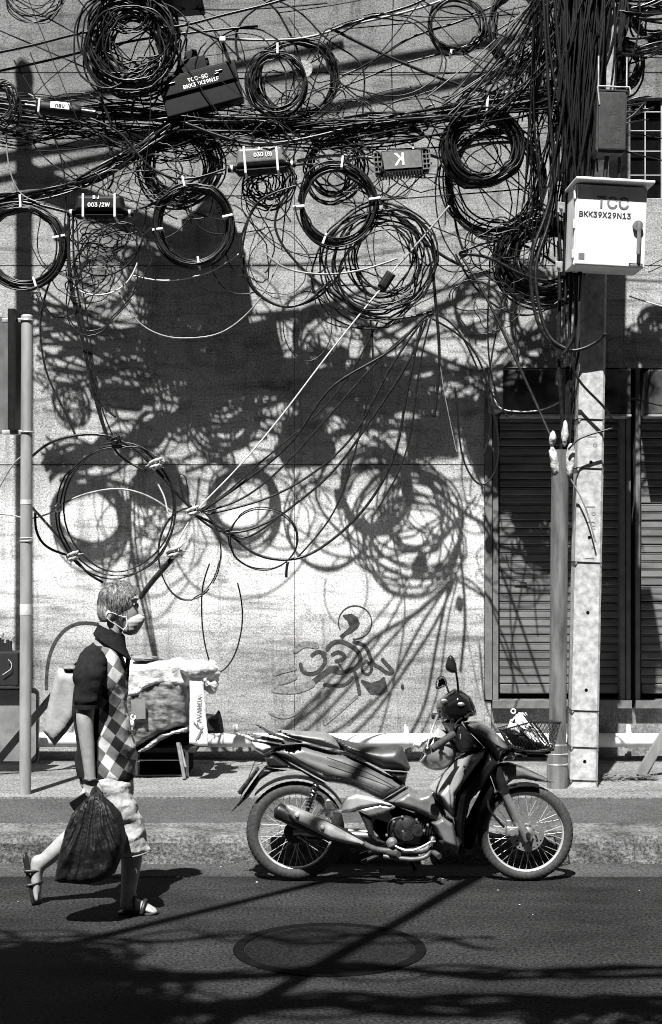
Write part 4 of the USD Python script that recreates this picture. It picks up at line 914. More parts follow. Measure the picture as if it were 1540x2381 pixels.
road_line('bunch of cables along the middle of the street', (250, 2262), (1500, 2268), 6.8, .03, 6, 64, .3)
road_line('bunch of cables along the street over the camera', (200, 2338), (1540, 2345), 7.2, .04, 8, 65, .3)
OC = []
for i, (x, y, s_) in enumerate(((60, 2230, .42), (120, 2310, .5), (-40, 2270, .5), (190, 2370, .5), (20, 2390, .6), (1500, 2395, .4))):
    q = A([(x - CX) * CAMZ / (y - HZ) - KX * 6.5, FOC * CAMZ / (y - HZ) - KY * 6.5, 6.5])
    c_ = loops((770, 1320), s_ * FOC / 10, s_ * FOC / 10, 30, s_ * FOC / 10 * .8, 10, .014, .1, 0, .05, seed=70 + i)
    c_.apply_translation((0, -10, -1.7)); c_.apply_transform(rotm([1, 0, 0], 70)); c_.apply_translation(q)
    OC.append(c_)
single('added_overhead_loops', OC, M['cable'], 'unseen loops of cable added high over the street to shade the road', 'cables', kind='stuff', smooth=True)  # unseen loops, added to darken the near road

# ------------------------------------------------------------------ motorcycle (local: x along, z up, y < 0 towards the viewer)
BS, BD = 427.7, 7.5
BX = (955 - CX) / BS
bike = thing('motorcycle', 'grey underbone motorcycle parked against the kerb with a front basket', 'motorcycle', (BX, BD, 0))
BT = trimesh.transformations.translation_matrix((BX, BD, 0)) @ rotm([1, 0, 0], -4)
def L2(dx, dy): return ((dx - 955) / BS, (2047 - dy) / BS)
def za(p): return L2(523 + p[0] * .3396, 1487.7 + p[1] * .3396)
def zb(p): return L2(929.8 + p[0] * .3019, 1487.7 + p[1] * .3019)
def a3(x, y, l=0.): q = za((x, y)); return A([q[0], l, q[1]])
def b3(x, y, l=0.): q = zb((x, y)); return A([q[0], l, q[1]])
PA = lambda L: [za(p) for p in L]
PB = lambda L: [zb(p) for p in L]
def bp(name, mesh, m, parent=None, smooth=40, label=None):
    return part(parent or bike, name, put(mesh, BT), M[m], smooth, label)
def sub(name):
    p = uniq(bike, name); UsdGeom.Xform.Define(stage, p); return p
def wheel(name, cx, cz, Ro, tw, disc):
    g_ = sub(name)
    n = 168; pr = []
    for a in np.linspace(-2.25, 2.25, 15):
        pr.append((Ro - tw + tw * math.cos(a) * 1.0, tw * .95 * math.sin(a)))
    pr = [(r_, y_) for r_, y_ in pr] + [(Ro - tw * 1.62, tw * .5), (Ro - tw * 1.62, -tw * .5)]
    t = lathe(pr, (0, 0, 0), 'y', n)
    v = t.vertices; an = np.arctan2(v[:, 2], v[:, 0]); r_ = np.hypot(v[:, 0], v[:, 2])
    tread = (np.mod(an * 28 / (2 * np.pi) * 2 + np.abs(v[:, 1]) / tw * 1.2, 1) < .2) & (r_ > Ro - tw * .75)
    k_ = np.where(tread, 1 - .0045 / r_, 1); v[:, 0] *= k_; v[:, 2] *= k_
    t.vertices = v + [cx, 0, cz]
    bp('tyre', t, 'rubber', g_, 50)
    Ri = Ro - tw * 1.62
    bp('rim', lathe([(Ri + .006, -tw * .62), (Ri + .012, -tw * .6), (Ri + .008, -tw * .5), (Ri - .008, -tw * .3), (Ri - .01, 0), (Ri - .008, tw * .3), (Ri + .008, tw * .5), (Ri + .012, tw * .6), (Ri + .006, tw * .62), (Ri, tw * .4), (Ri, -tw * .4)], (cx, 0, cz), 'y', 72), 'rimalu', g_)
    for i in range(36):
        s = -1 if i % 2 else 1; a0 = i * 2 * np.pi / 36; a1 = a0 + (.62 if (i // 2) % 2 else -.62)
        bp('spoke', rod((cx + .042 * math.cos(a1), s * .03, cz + .042 * math.sin(a1)), (cx + (Ri - .006) * math.cos(a0), s * .004, cz + (Ri - .006) * math.sin(a0)), .0015, 4), 'rimalu', g_, True)
    bp('hub', lathe([(.001, -.05), (.022, -.05), (.024, -.036), (.046, -.034), (.046, -.026), (.03, -.02), (.03, .02), (.046, .026), (.046, .034), (.022, .05), (.001, .05)], (cx, 0, cz), 'y', 36), 'alu', g_)
    if disc:
        ds = Point(0, 0).buffer(.095, 48).difference(Point(0, 0).buffer(.03))
        for i in range(10):
            a = i * 2 * np.pi / 10
            ds = ds.difference(LineString([(.045 * math.cos(a + .5), .045 * math.sin(a + .5)), (.07 * math.cos(a), .07 * math.sin(a))]).buffer(.0065))
            for j_ in range(2):
                b_ = a + .16 + j_ * .3; ds = ds.difference(Point(.084 * math.cos(b_), .084 * math.sin(b_)).buffer(.0045))
        bp('brake_disc', polyext(ds, -.058, -.053, (cx, cz)), 'alu', g_, False)
        bp('disc_carrier', lathe([(.001, -.052), (.032, -.052), (.034, -.06), (.02, -.066), (.001, -.068)], (cx, 0, cz), 'y', 24), 'alu', g_)
    else:
        bp('brake_drum', lathe([(.001, -.075), (.05, -.072), (.062, -.05), (.062, -.03), (.001, -.03)], (cx, 0, cz), 'y', 36), 'alu', g_)
fcx, fcz = L2(1223, 1936); rcx, rcz = L2(687, 1932)
wheel('front_wheel', fcx, fcz, .261, .032, True)
wheel('rear_wheel', rcx, rcz, .268, .039, False)

# body panels
crease = lambda amp, p0, p1, wd: (lambda x, z: amp * np.exp(-(((x - p0[0]) * (p1[1] - p0[1]) - (z - p0[1]) * (p1[0] - p0[0])) / math.hypot(p1[0] - p0[0], p1[1] - p0[1]) / wd) ** 2))
c1 = crease(.012, za((420, 800)), za((1250, 1060)), .022)
bp('side_fairing', pillow(PA([(310, 768), (400, 725), (540, 714), (700, 757), (830, 787), (960, 842), (1080, 907), (1165, 950), (1245, 1000), (1160, 1052), (1080, 1100), (1000, 1066), (900, 1022), (830, 996), (750, 985), (690, 975), (560, 905), (450, 845)]),
   .1, .055, step=.011, wfun=lambda x, z: .085 + .035 * np.clip((x + .35) / .5, 0, 1), disp=c1), 'bikegrey')
bp('floor_fairing', pillow(PA([(1085, 1102), (1165, 1056), (1250, 1004), (1335, 1037), (1400, 1018), (1470, 960), (1540, 885), (1570, 905), (1500, 1000), (1440, 1060), (1500, 1150), (1560, 1290), (1620, 1400), (1590, 1480), (1530, 1400), (1400, 1228), (1300, 1182), (1170, 1142)]), .12, .045, step=.011, disp=crease(.006, za((1100, 1070)), za((1540, 1230)), .02)), 'bikegrey')
bp('leg_shield', pillow(PB([(215, 1150), (330, 1040), (450, 910), (520, 872), (600, 850), (668, 836), (640, 905), (560, 1005), (435, 1190), (420, 1380), (340, 1300), (250, 1205)]), .16, .04, step=.01, wfun=lambda x, z: .12 + .07 * np.clip((x - .12) / .2, 0, 1), disp=crease(.007, zb((430, 1180)), zb((660, 850)), .014)), 'bikelight')
bp('shield_vent', pillow(PB([(270, 1165), (362, 1070), (385, 1085), (400, 1180), (405, 1330), (330, 1270), (280, 1200)]), .19, .03, step=.01), 'silver')
bp('shield_slot', pillow(PB([(243, 1170), (268, 1165), (335, 1272), (318, 1280), (255, 1210)]), .165, .01, step=.008), 'bikedark')
bp('lower_cowl', pillow(PB([(215, 1390), (320, 1330), (415, 1385), (432, 1480), (457, 1606), (380, 1590), (312, 1562), (262, 1465)]), .14, .03, step=.01), 'bikegrey')
bp('front_panel', pillow(PB([(668, 838), (765, 945), (742, 978), (645, 1130), (545, 1235), (505, 1420), (495, 1610), (455, 1604), (430, 1480), (420, 1380), (438, 1190), (562, 1005), (642, 905)]), .15, .03, step=.01), 'bikedark')  # dark plastic stands in for shade on this side turned from the sun
bp('front_cowl', pillow(PB([(492, 642), (560, 630), (620, 637), (695, 677), (770, 738), (830, 800), (852, 850), (800, 882), (760, 952), (665, 840), (590, 760), (525, 695)]), .15, .06, step=.01, disp=crease(.006, zb((500, 645)), zb((840, 850)), .012)), 'bikegrey')
bp('turn_signal', pillow(PB([(802, 882), (852, 852), (896, 874), (880, 922), (770, 946), (775, 930)]), .155, .03, step=.008), 'bikegloss')
bp('turn_signal_lens', pillow(PB([(772, 945), (790, 900), (826, 868), (815, 895), (790, 938)]), .165, .012, step=.006), 'lens')
bp('signal_tip', pillow(PB([(750, 950), (800, 936), (804, 944), (770, 952)]), .16, .006, step=.005), 'lens')
bp('inner_cover', pillow(PB([(330, 640), (380, 620), (480, 640), (525, 695), (590, 762), (660, 836), (600, 852), (520, 874), (455, 884), (385, 752)]), .14, .03, step=.01), 'bikedark')
bp('handlebar_cowl', pillow(PB([(286, 520), (300, 468), (360, 425), (432, 378), (480, 392), (558, 448), (590, 520), (606, 590), (548, 602), (532, 628), (480, 645), (400, 650), (335, 640), (300, 580)]), .135, .07, step=.01), 'bikegloss')
bp('headlamp', pillow(PB([(480, 395), (556, 446), (590, 520), (604, 588), (572, 560), (530, 470)]), .1, .03, step=.008), 'bikegloss')
bp('badge', pillow(PB([(442, 715), (458, 710), (470, 720), (470, 765), (456, 776), (442, 768)]), .148, .01, step=.004), 'silver')
for (x, y) in ((480, 965), (318, 1526), (558, 803)): bp('fairing_bolt', lathe([(.001, -.012), (.007, -.01), (.009, .0), (.001, .0)], b3(x, y, -.19 if y < 1500 else -.142), 'y', 14), 'chrome')
for (x, y, l) in ((462, 495, -.14), (335, 470, -.13)): bp('switch', sph(b3(x, y, l), .012, (1.6, .6, 1)), 'alu')
# seams, stickers, cables
for L_, l in (([(1085, 1100), (1165, 1056), (1250, 1004)], -.124), ([(700, 800), (830, 845), (1000, 915), (1160, 1000)], -.118), ([(420, 760), (560, 850), (700, 925), (850, 985)], -.1)):
    bp('panel_gap', tube(spline([a3(x, y, l) for x, y in L_], 30), .0022, 5), 'dark', None, True)
for L_, l in (([(500, 690), (590, 740), (700, 790), (800, 840)], -.152), ([(540, 900), (480, 1010), (450, 1120), (430, 1200)], -.19)):
    bp('panel_gap', tube(spline([b3(x, y, l) for x, y in L_], 30), .002, 5), 'dark', None, True)
bp('throttle_cable', tube(spline([b3(380, 720, -.2), b3(420, 640, -.16), b3(470, 600, -.13)]), .005, 6), 'cable', None, True)
bp('brake_cable', tube(spline([b3(255, 610, -.2), b3(330, 600, -.2), b3(400, 620, -.15)]), .004, 6), 'cable', None, True)
# seat, rail, tail
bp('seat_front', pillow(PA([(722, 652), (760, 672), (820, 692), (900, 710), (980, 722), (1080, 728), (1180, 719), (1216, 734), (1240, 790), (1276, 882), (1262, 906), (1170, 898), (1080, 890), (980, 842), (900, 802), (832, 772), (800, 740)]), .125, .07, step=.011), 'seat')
bp('seat_rear', pillow(PA([(330, 614), (420, 622), (520, 628), (640, 632), (700, 640), (745, 672), (828, 770), (760, 752), (700, 742), (560, 706), (440, 672)]), .12, .06, step=.011), 'seatsunlit')
bp('seat_base', pillow(PA([(1090, 900), (1255, 912), (1235, 1000), (1170, 955)]), .1, .02, step=.01), 'bikedark')
bp('grab_rail', pillow(PA([(200, 582), (232, 590), (330, 640), (420, 670), (540, 703), (520, 712), (430, 702), (380, 676), (300, 655), (270, 630)]), .13, .012, step=.008), 'bikedark')
bp('tail_cover', pillow(PA([(145, 650), (250, 660), (390, 690), (415, 722), (320, 705), (180, 676)]), .09, .03, step=.008), 'bikegloss')
bp('tail_lamp', pillow(PA([(172, 690), (300, 706), (408, 728), (310, 765), (262, 792), (200, 758)]), .085, .03, step=.008), 'lens')
bp('rear_mudguard', [pillow(PA([(262, 880), (430, 884), (520, 905), (640, 980), (700, 990), (560, 915), (450, 852), (330, 775), (262, 800), (290, 860)]), .07, .02, step=.01), pillow(PA([(262, 880), (330, 884), (430, 900), (320, 912), (242, 962), (160, 1082), (30, 1195), (90, 1120), (200, 960)]), .055, .01, step=.008)], 'bikedark')
bp('plate_holder', pillow(PA([(82, 1045), (222, 868), (238, 888), (112, 1066)]), .1, .006, step=.008), 'bikedark')
arc = [a3(480 + 372 * math.cos(t), 1307 - 372 * math.sin(t)) for t in np.linspace(2.4, .4, 24)]
def band(pts, hw, th):
    ms = []
    for s in (-1, 1): pass
    p = A(pts); v = []
    for q_ in p:
        for l, dz in ((-hw, -.012), (-hw * .7, 0), (hw * .7, 0), (hw, -.012)): v.append(q_ + [0, l, dz])
    n = len(p); f = []
    for i in range(n - 1):
        for k_ in range(3): f += [[i * 4 + k_, i * 4 + k_ + 1, (i + 1) * 4 + k_ + 1], [i * 4 + k_, (i + 1) * 4 + k_ + 1, (i + 1) * 4 + k_]]
    m = trimesh.Trimesh(A(v), A(f), process=False); m2 = m.copy(); m2.vertices = m2.vertices + [0, 0, th]; m2.invert()
    return cat([m, m2])
bp('inner_mudguard', band(arc, .055, .004), 'bikedark')
bp('front_fender', pillow(PB([(735, 972), (780, 950), (850, 946), (960, 980), (1120, 1060), (1208, 1106), (1105, 1102), (960, 1076), (880, 1082), (842, 1110), (818, 1152), (785, 1120)]), .062, .03, step=.009), 'bikegrey')
farc = [b3(972 + 378 * math.cos(t), 1487 - 378 * math.sin(t)) for t in np.linspace(1.3, 3.0, 20)]
bp('fender_liner', band(farc, .05, .004), 'bikedark')
# fork, brakes
for l in (-.085, .085): bp('fork_upper', rod(b3(735, 985, l), b3(800, 1175, l), .028, 14), 'bikedark')
for l in (-.085, .085): bp('fork_lower', [rod(b3(795, 1168, l), b3(975, 1530, l), .023, 16), rod(b3(786, 1150, l), b3(800, 1178, l), .026, 16)], 'alu')
bp('axle_nut', cyl((fcx, -.1, fcz), (0, 1, 0), .014, .04, 8), 'engine')
bp('brake_caliper', [bevel_box((.07, .05, .05), .01, b3(855, 1462, -.075)), cyl(b3(850, 1470, -.1), (0, 1, 0), .018, .02, 16), bevel_box((.03, .04, .09), .008, b3(830, 1440, -.07))], 'alu')
bp('brake_hose', tube(spline([b3(668, 1195, -.1), b3(672, 1280, -.11), b3(710, 1340, -.11), b3(790, 1430, -.1)]), .007, 8), 'cable_light' if False else 'cable')
# handlebar, grips, levers, mirrors
bp('handlebar', rod(b3(400, 610, -.1), b3(375, 715, -.26), .011, 10), 'bikedark')
bp('grip', rod(b3(392, 712, -.25), b3(215, 822, -.32), .02, 14), 'rubber')
bp('bar_end', sph(b3(186, 826, -.335), .024, (1, 1, 1.15)), 'chrome')
bp('brake_lever', tube(spline([b3(275, 580, -.2), b3(240, 640, -.27), b3(210, 710, -.31), b3(186, 790, -.33)]), np.linspace(.009, .005, spline([b3(275, 580, -.2), b3(240, 640, -.27), b3(210, 710, -.31), b3(186, 790, -.33)]).shape[0]), 8), 'alu')
bp('lever_mount', bevel_box((.05, .05, .035), .01, b3(268, 585, -.17)), 'bikedark')
bp('mirror_stem', tube(spline([b3(448, 400, -.1), b3(440, 330, -.12), b3(422, 245, -.16)]), .006, 8), 'bikedark')
bp('mirror_stem', tube(spline([b3(395, 405, .1), b3(392, 380, .14), b3(385, 350, .18)]), .006, 8), 'bikedark')
bp('mirror', pillow(PB([(345, 190), (362, 135), (382, 118), (408, 145), (425, 190), (430, 238), (418, 256), (385, 256), (352, 238), (341, 215)]), .016, .03, y=-.17, step=.007), 'bikedark')
mb = PB([(303, 352), (315, 305), (340, 282), (368, 284), (390, 315), (400, 345), (385, 362), (340, 385), (305, 388)])
bp('mirror', pillow(mb, .014, .02, y=.19, step=.007), 'bikedark')
bp('mirror_glass', pillow([(x * .86 + np.mean([q[0] for q in mb]) * .14, z * .86 + np.mean([q[1] for q in mb]) * .14) for x, z in mb], .017, .006, y=.186, step=.007), 'mirror')
# engine, exhaust, swing arm
ec = a3(1240, 1300)
bp('engine_block', [bevel_box((.17, .2, .14), .03, a3(1235, 1310)), put(bevel_box((.16, .12, .12), .02), trimesh.transformations.translation_matrix(a3(1390, 1250)) @ rotm([0, 1, 0], 12))], 'engine')
for i in range(7):
    q = a3(1345 + i * 17, 1240 + i * 4); bp('cooling_fin', put(bevel_box((.003, .15, .13), .001), trimesh.transformations.translation_matrix(q) @ rotm([0, 1, 0], 12)), 'engine')
bp('clutch_cover', lathe([(.001, -.135), (.04, -.134), (.062, -.125), (.07, -.1), (.001, -.1)], (ec[0] - .005, 0, ec[2] + .015), 'y', 36), 'engine')
bp('oil_filter_cap', lathe([(.001, -.15), (.022, -.148), (.026, -.13), (.001, -.12)], a3(1230, 1330), 'y', 24), 'engine')
bp('crank_cover', lathe([(.001, -.14), (.03, -.138), (.038, -.12), (.001, -.11)], a3(1310, 1290), 'y', 28), 'engine')
for (x, y) in ((1208, 1197), (1305, 1217), (1380, 1252), (1103, 1320), (1212, 1294), (1152, 1230), (1355, 1290)):
    bp('engine_bolt', lathe([(.001, -.012), (.006, -.011), (.008, 0), (.001, 0)], a3(x, y, -.128), 'y', 10), 'alu')
bp('kick_boss', lathe([(.001, -.15), (.012, -.15), (.02, -.14), (.03, -.12), (.001, -.11)], a3(1138, 1372), 'y', 20), 'alu')
bp('hose', tube(spline([a3(1110, 1310, -.12), a3(1115, 1250, -.13), a3(1140, 1215, -.13), a3(1200, 1200, -.12)]), .004, 6), 'cable')
bp('muffler', fuse(chain([(a3(392, 1165, -.16), .042), (a3(480, 1200, -.16), .05), (a3(640, 1265, -.155), .052), (a3(800, 1325, -.15), .044), (a3(945, 1372, -.14), .018)]), .012, 4), 'engine')
bp('heat_shield', pillow(PA([(420, 1102), (470, 1112), (560, 1150), (700, 1218), (830, 1290), (952, 1356), (945, 1380), (830, 1362), (720, 1335), (600, 1272), (480, 1215), (440, 1175)]), .03, .035, y=-.203, step=.009), 'exhaust')
bp('muffler_cap', put(lathe([(.001, -.012), (.036, -.012), (.044, .0), (.044, .05), (.001, .05)], (0, 0, 0), 'x', 28), trimesh.transformations.translation_matrix(a3(372, 1155, -.16)) @ rotm([0, 1, 0], 22)), 'bikedark')
for (x, y) in ((502, 1172), (670, 1252)): bp('shield_bolt', lathe([(.001, -.012), (.009, -.01), (.014, 0), (.001, 0)], a3(x, y, -.232), 'y', 14), 'rimalu')
bp('exhaust_pipe', tube(spline([a3(940, 1372, -.14), a3(1020, 1412, -.13), a3(1120, 1428, -.12), a3(1260, 1428, -.11), a3(1370, 1420, -.1), a3(1420, 1350, -.06)]), .017, 14), 'dullalu')
bp('foot_bar', [tube(spline([a3(1080, 1462, -.13), a3(1200, 1474, -.14), a3(1330, 1474, -.14), a3(1390, 1440, -.13), a3(1400, 1360, -.12)]), .013, 10), rod(a3(1415, 1430, -.14), a3(1450, 1450, -.2), .016, 10)], 'dullalu')
bp('foot_peg', rod(a3(1110, 1440, -.12), a3(1180, 1438, -.2), .016, 12), 'rubber')
bp('brake_pedal', [tube(spline([a3(1140, 1380, -.13), a3(1250, 1420, -.15), a3(1400, 1358, -.16)]), .006, 6), bevel_box((.03, .03, .008), .003, a3(1412, 1354, -.17))], 'alu')
bp('swing_arm', [rod(a3(470, 1310, -.08), a3(1000, 1330, -.07), .018, 10), rod(a3(470, 1310, .08), a3(1000, 1330, .07), .018, 10)], 'alu')
bp('side_bracket', pillow(PA([(785, 1170), (800, 1110), (830, 1062), (900, 1046), (1000, 1066), (1120, 1105), (1165, 1132), (1060, 1120), (930, 1140), (860, 1165)]), .022, .02, y=-.12, step=.008), 'silver')
bp('side_bracket_lower', pillow(PA([(800, 1172), (930, 1142), (1060, 1112), (1165, 1134), (1090, 1176), (990, 1200), (930, 1165)]), .015, .015, y=-.118, step=.008), 'alu')
bp('frame_stay', pillow(PA([(905, 1150), (960, 1165), (1000, 1210), (1020, 1320), (1050, 1350), (1100, 1372), (1090, 1385), (1030, 1372), (985, 1330), (950, 1240)]), .012, .01, y=-.1, step=.008), 'engine')
bp('passenger_peg', [rod(a3(790, 1165, -.13), a3(655, 1150, -.2), .013, 10), bevel_box((.045, .03, .03), .008, a3(715, 1172, -.17))], 'rag' if False else 'silver')
bp('peg_hook', tube(spline([a3(700, 1150, -.13), a3(698, 1090, -.13), a3(712, 1085, -.13), a3(760, 1140, -.13)]), .004, 6), 'alu')
sx = [a3(x, y, -.1) for x, y in ((635, 975), (575, 1140))]
tt = np.linspace(0, 1, 110); ax_ = (sx[1] - sx[0]) / np.linalg.norm(sx[1] - sx[0]); e1_ = np.cross(ax_, [0, 1, 0]); an = tt * 2 * np.pi * 8
bp('shock_spring', tube(sx[0] + tt[:, None] * (sx[1] - sx[0]) + .02 * (np.cos(an)[:, None] * e1_ + np.sin(an)[:, None] * A([0, 1, 0])), .0045, 6), 'chrome')
bp('shock_body', rod(sx[0], sx[1] + ax_ * .02, .011, 10), 'engine')
bp('chain_case', pillow(PA([(470, 1265), (560, 1290), (800, 1330), (980, 1320), (980, 1370), (800, 1400), (500, 1370), (440, 1310)]), .02, .02, y=.07, step=.012), 'engine')
bp('drum_plate', lathe([(.001, -.09), (.045, -.088), (.06, -.076), (.001, -.07)], (rcx, 0, rcz), 'y', 30), 'engine')
bp('brake_arm', rod(a3(500, 1330, -.1), a3(620, 1390, -.1), .007, 6), 'chrome')
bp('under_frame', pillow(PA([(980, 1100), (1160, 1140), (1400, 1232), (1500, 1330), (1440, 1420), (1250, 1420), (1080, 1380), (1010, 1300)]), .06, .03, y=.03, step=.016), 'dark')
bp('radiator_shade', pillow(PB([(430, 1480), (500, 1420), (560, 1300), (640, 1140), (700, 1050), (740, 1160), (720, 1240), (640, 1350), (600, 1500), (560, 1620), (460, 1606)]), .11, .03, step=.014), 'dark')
bp('side_stand', rod(a3(1240, 1420, .1), a3(1330, 1640, .26), .012, 8), 'engine')
bp('centre_stand', [rod(a3(1120, 1430, l), a3(930, 1500, l * 1.4), .012, 8) for l in (-.1, .1)] , 'engine')
# basket on the front
g_ = sub('basket')
R0 = [b3(775, 692), b3(880, 648), b3(1225, 634)]; 
top = lambda u, l: b3(785 + u * 440, 690 - 56 * min(1, u * 2.2), l)
bot = lambda u, l: b3(855 + u * 320, 828 + u * 18 + 22 * math.sin(u * 3.14), l * .78)
def wall_pts(side, n):
    if side in (-1, 1): return [(u, side * .13) for u in np.linspace(0, 1, n)]
    return [(side, l) for l in np.linspace(-.13, .13, n)]
wires = []
for sd, n in ((-1, 30), (1, 30), (0, 18), (1.0001, 18)):
    pts = wall_pts(sd if abs(sd) == 1 and sd != 1.0001 else (0 if sd == 0 else 1), n) if sd in (-1, 1) else [(0 if sd == 0 else 1, l) for l in np.linspace(-.13, .13, n)]
    nz = 9
    G = A([[top(u, l) * (1 - k_) + bot(u, l) * k_ for k_ in np.linspace(0, 1, nz)] for u, l in pts])
    for i in range(len(pts) - 1):
        for k_ in range(nz - 1):
            if (i + k_) % 2 == 0: wires.append(rod(G[i, k_], G[i + 1, k_ + 1], .0014, 4))
            else: wires.append(rod(G[i + 1, k_], G[i, k_ + 1], .0014, 4))
bp('wire_mesh', wires, 'cable', g_, True)
rim_ = [top(u, -.13) for u in np.linspace(0, 1, 12)] + [top(1, l) for l in np.linspace(-.1, .1, 5)] + [top(u, .13) for u in np.linspace(1, 0, 12)] + [top(0, l) for l in np.linspace(.1, -.13, 6)]
bp('basket_rim', tube(A(rim_), .0045, 8), 'cable', g_)
rb_ = [bot(u, -.13) for u in np.linspace(0, 1, 12)] + [bot(u, .13) for u in np.linspace(1, 0, 12)] + [bot(0, -.13)]
bp('basket_base', [tube(A(rb_), .0045, 8), pillow([(bot(u, 0)[0], bot(u, 0)[2]) for u in np.linspace(0, 1, 9)] + [(bot(u, 0)[0], bot(u, 0)[2] - .025) for u in np.linspace(1, 0, 9)], .1, .02, step=.014)], 'bikedark', g_)
bp('basket_bracket', [rod(b3(860, 830, l), b3(830, 880, l), .008, 8) for l in (-.06, .06)] + [bevel_box((.2, .12, .012), .004, b3(1000, 900))], 'bikedark', g_)
# folded plastic in the basket, helmet on the hook: things of their own
bd = thing('plastic_bundle', 'folded white plastic bundle stuffed in the motorcycle basket', 'bundle', BT[:3, 3] + b3(1000, 760))
R = np.random.default_rng(17)
m = pillow(PB([(845, 650), (870, 610), (930, 556), (960, 560), (1080, 700), (1185, 815), (1140, 840), (1000, 800), (880, 720), (830, 690)]), .075, .03, step=.008)
v = m.vertices; dv = (meshkit.fbm(np.c_[(v[:, 0] + v[:, 2]) * 55, (v[:, 0] - v[:, 2]) * 6, v[:, 1] * 12], 4, seed=5) - .5)
v[:, 1] += dv * .05 - .03; v[:, 2] += dv * .02; m.vertices = v
part(bd, 'plastic_sheet', put(m, BT), M['paper'], 60)
for nm, mt, n in (('plastic_strip', 'paper', 30), ('dark_strip', 'plastic', 14)):
    for i in range(n):
        u = R.random(); l0 = R.uniform(-.1, .0)
        q0 = b3(860 + 100 * u + R.normal(0, 8), 640 - 75 * u + R.normal(0, 10), l0); q1 = b3(1030 + 140 * u + R.normal(0, 8), 815 + R.normal(0, 10), l0 + R.normal(0, .01))
        qm = (q0 + q1) / 2 + A([R.normal(0, .006), R.normal(0, .008), R.normal(.008, .006)])
        part(bd, nm, put(tube(spline([q0, qm, q1], 9), R.uniform(.003, .006), 4), BT), M[mt], 60)
part(bd, 'loop_end', put(ringmesh(b3(876, 552, -.06), .012, .004, 'y', 16, 6), BT), M['paper'], True)
part(bd, 'dark_bag', put(pillow(PB([(800, 700), (860, 668), (960, 690), (1120, 800), (1160, 840), (1000, 850), (880, 815)]), .1, .05, step=.014), BT), M['plastic'])
hm = thing('helmet', 'half helmet with its sunlit top painted pale hanging by its strap behind the handlebar cowl', 'helmet', BT[:3, 3] + b3(290, 860))
hc = b3(292, 852, .02)
hmesh = sph((0, 0, 0), .112, (1.0, .95, 1.02), seg=48).trim_by_plane((.87, 0, -.49), -.045) - sph((0, 0, 0), .104, (1.0, .95, 1.02), seg=48)
part(hm, 'shell', put(tm(hmesh), BT @ trimesh.transformations.translation_matrix(hc)), M['helmet'], 45)
part(hm, 'shell_edge', put(tube(spline([hc + A([-.039 + .1 * math.cos(t) * .49, .1 * math.sin(t), .1 * math.cos(t) * .87 + .022]) for t in np.linspace(0, 2 * np.pi, 24)], 48), .006, 8), BT), M['cabinet'], True)
part(hm, 'visor', put(pillow(PB([(108, 815), (140, 775), (200, 742), (300, 725), (320, 745), (220, 790), (150, 850)]), .08, .02, y=.03, step=.01), BT), M['cabinet'])  # pale visor puts the sunlit helmet top into its colour
part(hm, 'strap', put(tube(spline([hc + A([0, -.1, .03]), b3(420, 790, -.06), b3(390, 720, -.03)]), .006, 6), BT), M['bikedark'], True)

# ------------------------------------------------------------------ the walking man
PD = 6.87
def mp(x, y, l=0.): q = P(x, y, PD); return A([q[0], PD + l, q[2]])
man = thing('person', 'older man in a diamond-patterned polo and shorts walking right, wearing a face mask', 'person', mp(250, 2114))
E = lambda c, r: (c, r)
S = []
S += chain([(mp(275, 1402), (.086, .07, .098)), (mp(291, 1425), (.068, .06, .085))])
S += chain([(mp(290, 1428), (.066, .06, .07)), (mp(303, 1462), (.032, .036, .026))])
S += [sph(mp(328, 1430), .016, (1.1, .8, 1.1)), sph(mp(322, 1414), .012, (1, .8, 1.6)), sph(mp(313, 1391), .026, (1, 1.5, .5))]
S += chain([(mp(322, 1412), .01), (mp(331, 1432), .012)])
for s in (-1, 1): S += [sph(mp(258, 1430, s * .076), .03, (.62, .38, 1.05))]
S += chain([(mp(258, 1450), (.06, .058, .05)), (mp(246, 1512), (.07, .075, .04))])
S += chain([(mp(238, 1555), (.105, .155, .11)), (mp(236, 1660), (.118, .145, .12)), (mp(245, 1740), (.128, .148, .1)), (mp(247, 1792), (.12, .15, .08))])
S += chain([(mp(222, 1548, -.16), .058), (mp(214, 1662, -.205), .042), (mp(226, 1790, -.2), .027), (mp(226, 1812, -.2), (.034, .02, .03)), (mp(227, 1828, -.205), (.038, .018, .018))])
S += chain([(mp(238, 1548, .16), .058), (mp(235, 1665, .2), .042), (mp(262, 1775, .17), .027), (mp(266, 1800, .17), (.03, .018, .035))])
for k_ in range(4):
    x = 212 + 9.6 * k_; ln = (0, 2, 2.5, 1)[k_]
    S += chain([(mp(x, 1824, -.212), .0095), (mp(x, 1838 + ln, -.226), .009), (mp(x + 1, 1846 + ln, -.21), .0085), (mp(x + 1, 1843 + ln, -.19), .008)])
    xf = 256 + 7 * k_; S += chain([(mp(xf, 1812, .17), .009), (mp(xf + 1, 1832 + ln, .17), .0085), (mp(xf, 1848 + ln, .165), .008)])
S += chain([(mp(243, 1806, -.2), .012), (mp(250, 1824, -.205), .011), (mp(245, 1840, -.212), .0095)])
S += chain([(mp(254, 1800, -.085), .086), (mp(308, 1942, -.085), .058), (mp(312, 1990, -.085), (.052, .05, .05)), (mp(304, 2072, -.085), .036), (mp(300, 2094, -.085), .033)])
S += chain([(mp(302, 2090, -.085), .034), (mp(335, 2098, -.085), (.036, .036, .026)), (mp(357, 2105, -.087), (.022, .04, .013))])
S += chain([(mp(240, 1800, .085), .086), (mp(190, 1940, .1), .056), (mp(155, 1958, .1), (.05, .052, .05)), (mp(84, 2020, .105), .036)])
S += chain([(mp(78, 2014, .105), .036), (mp(74, 2050, .105), (.03, .036, .035)), (mp(76, 2088, .105), (.02, .042, .02))])
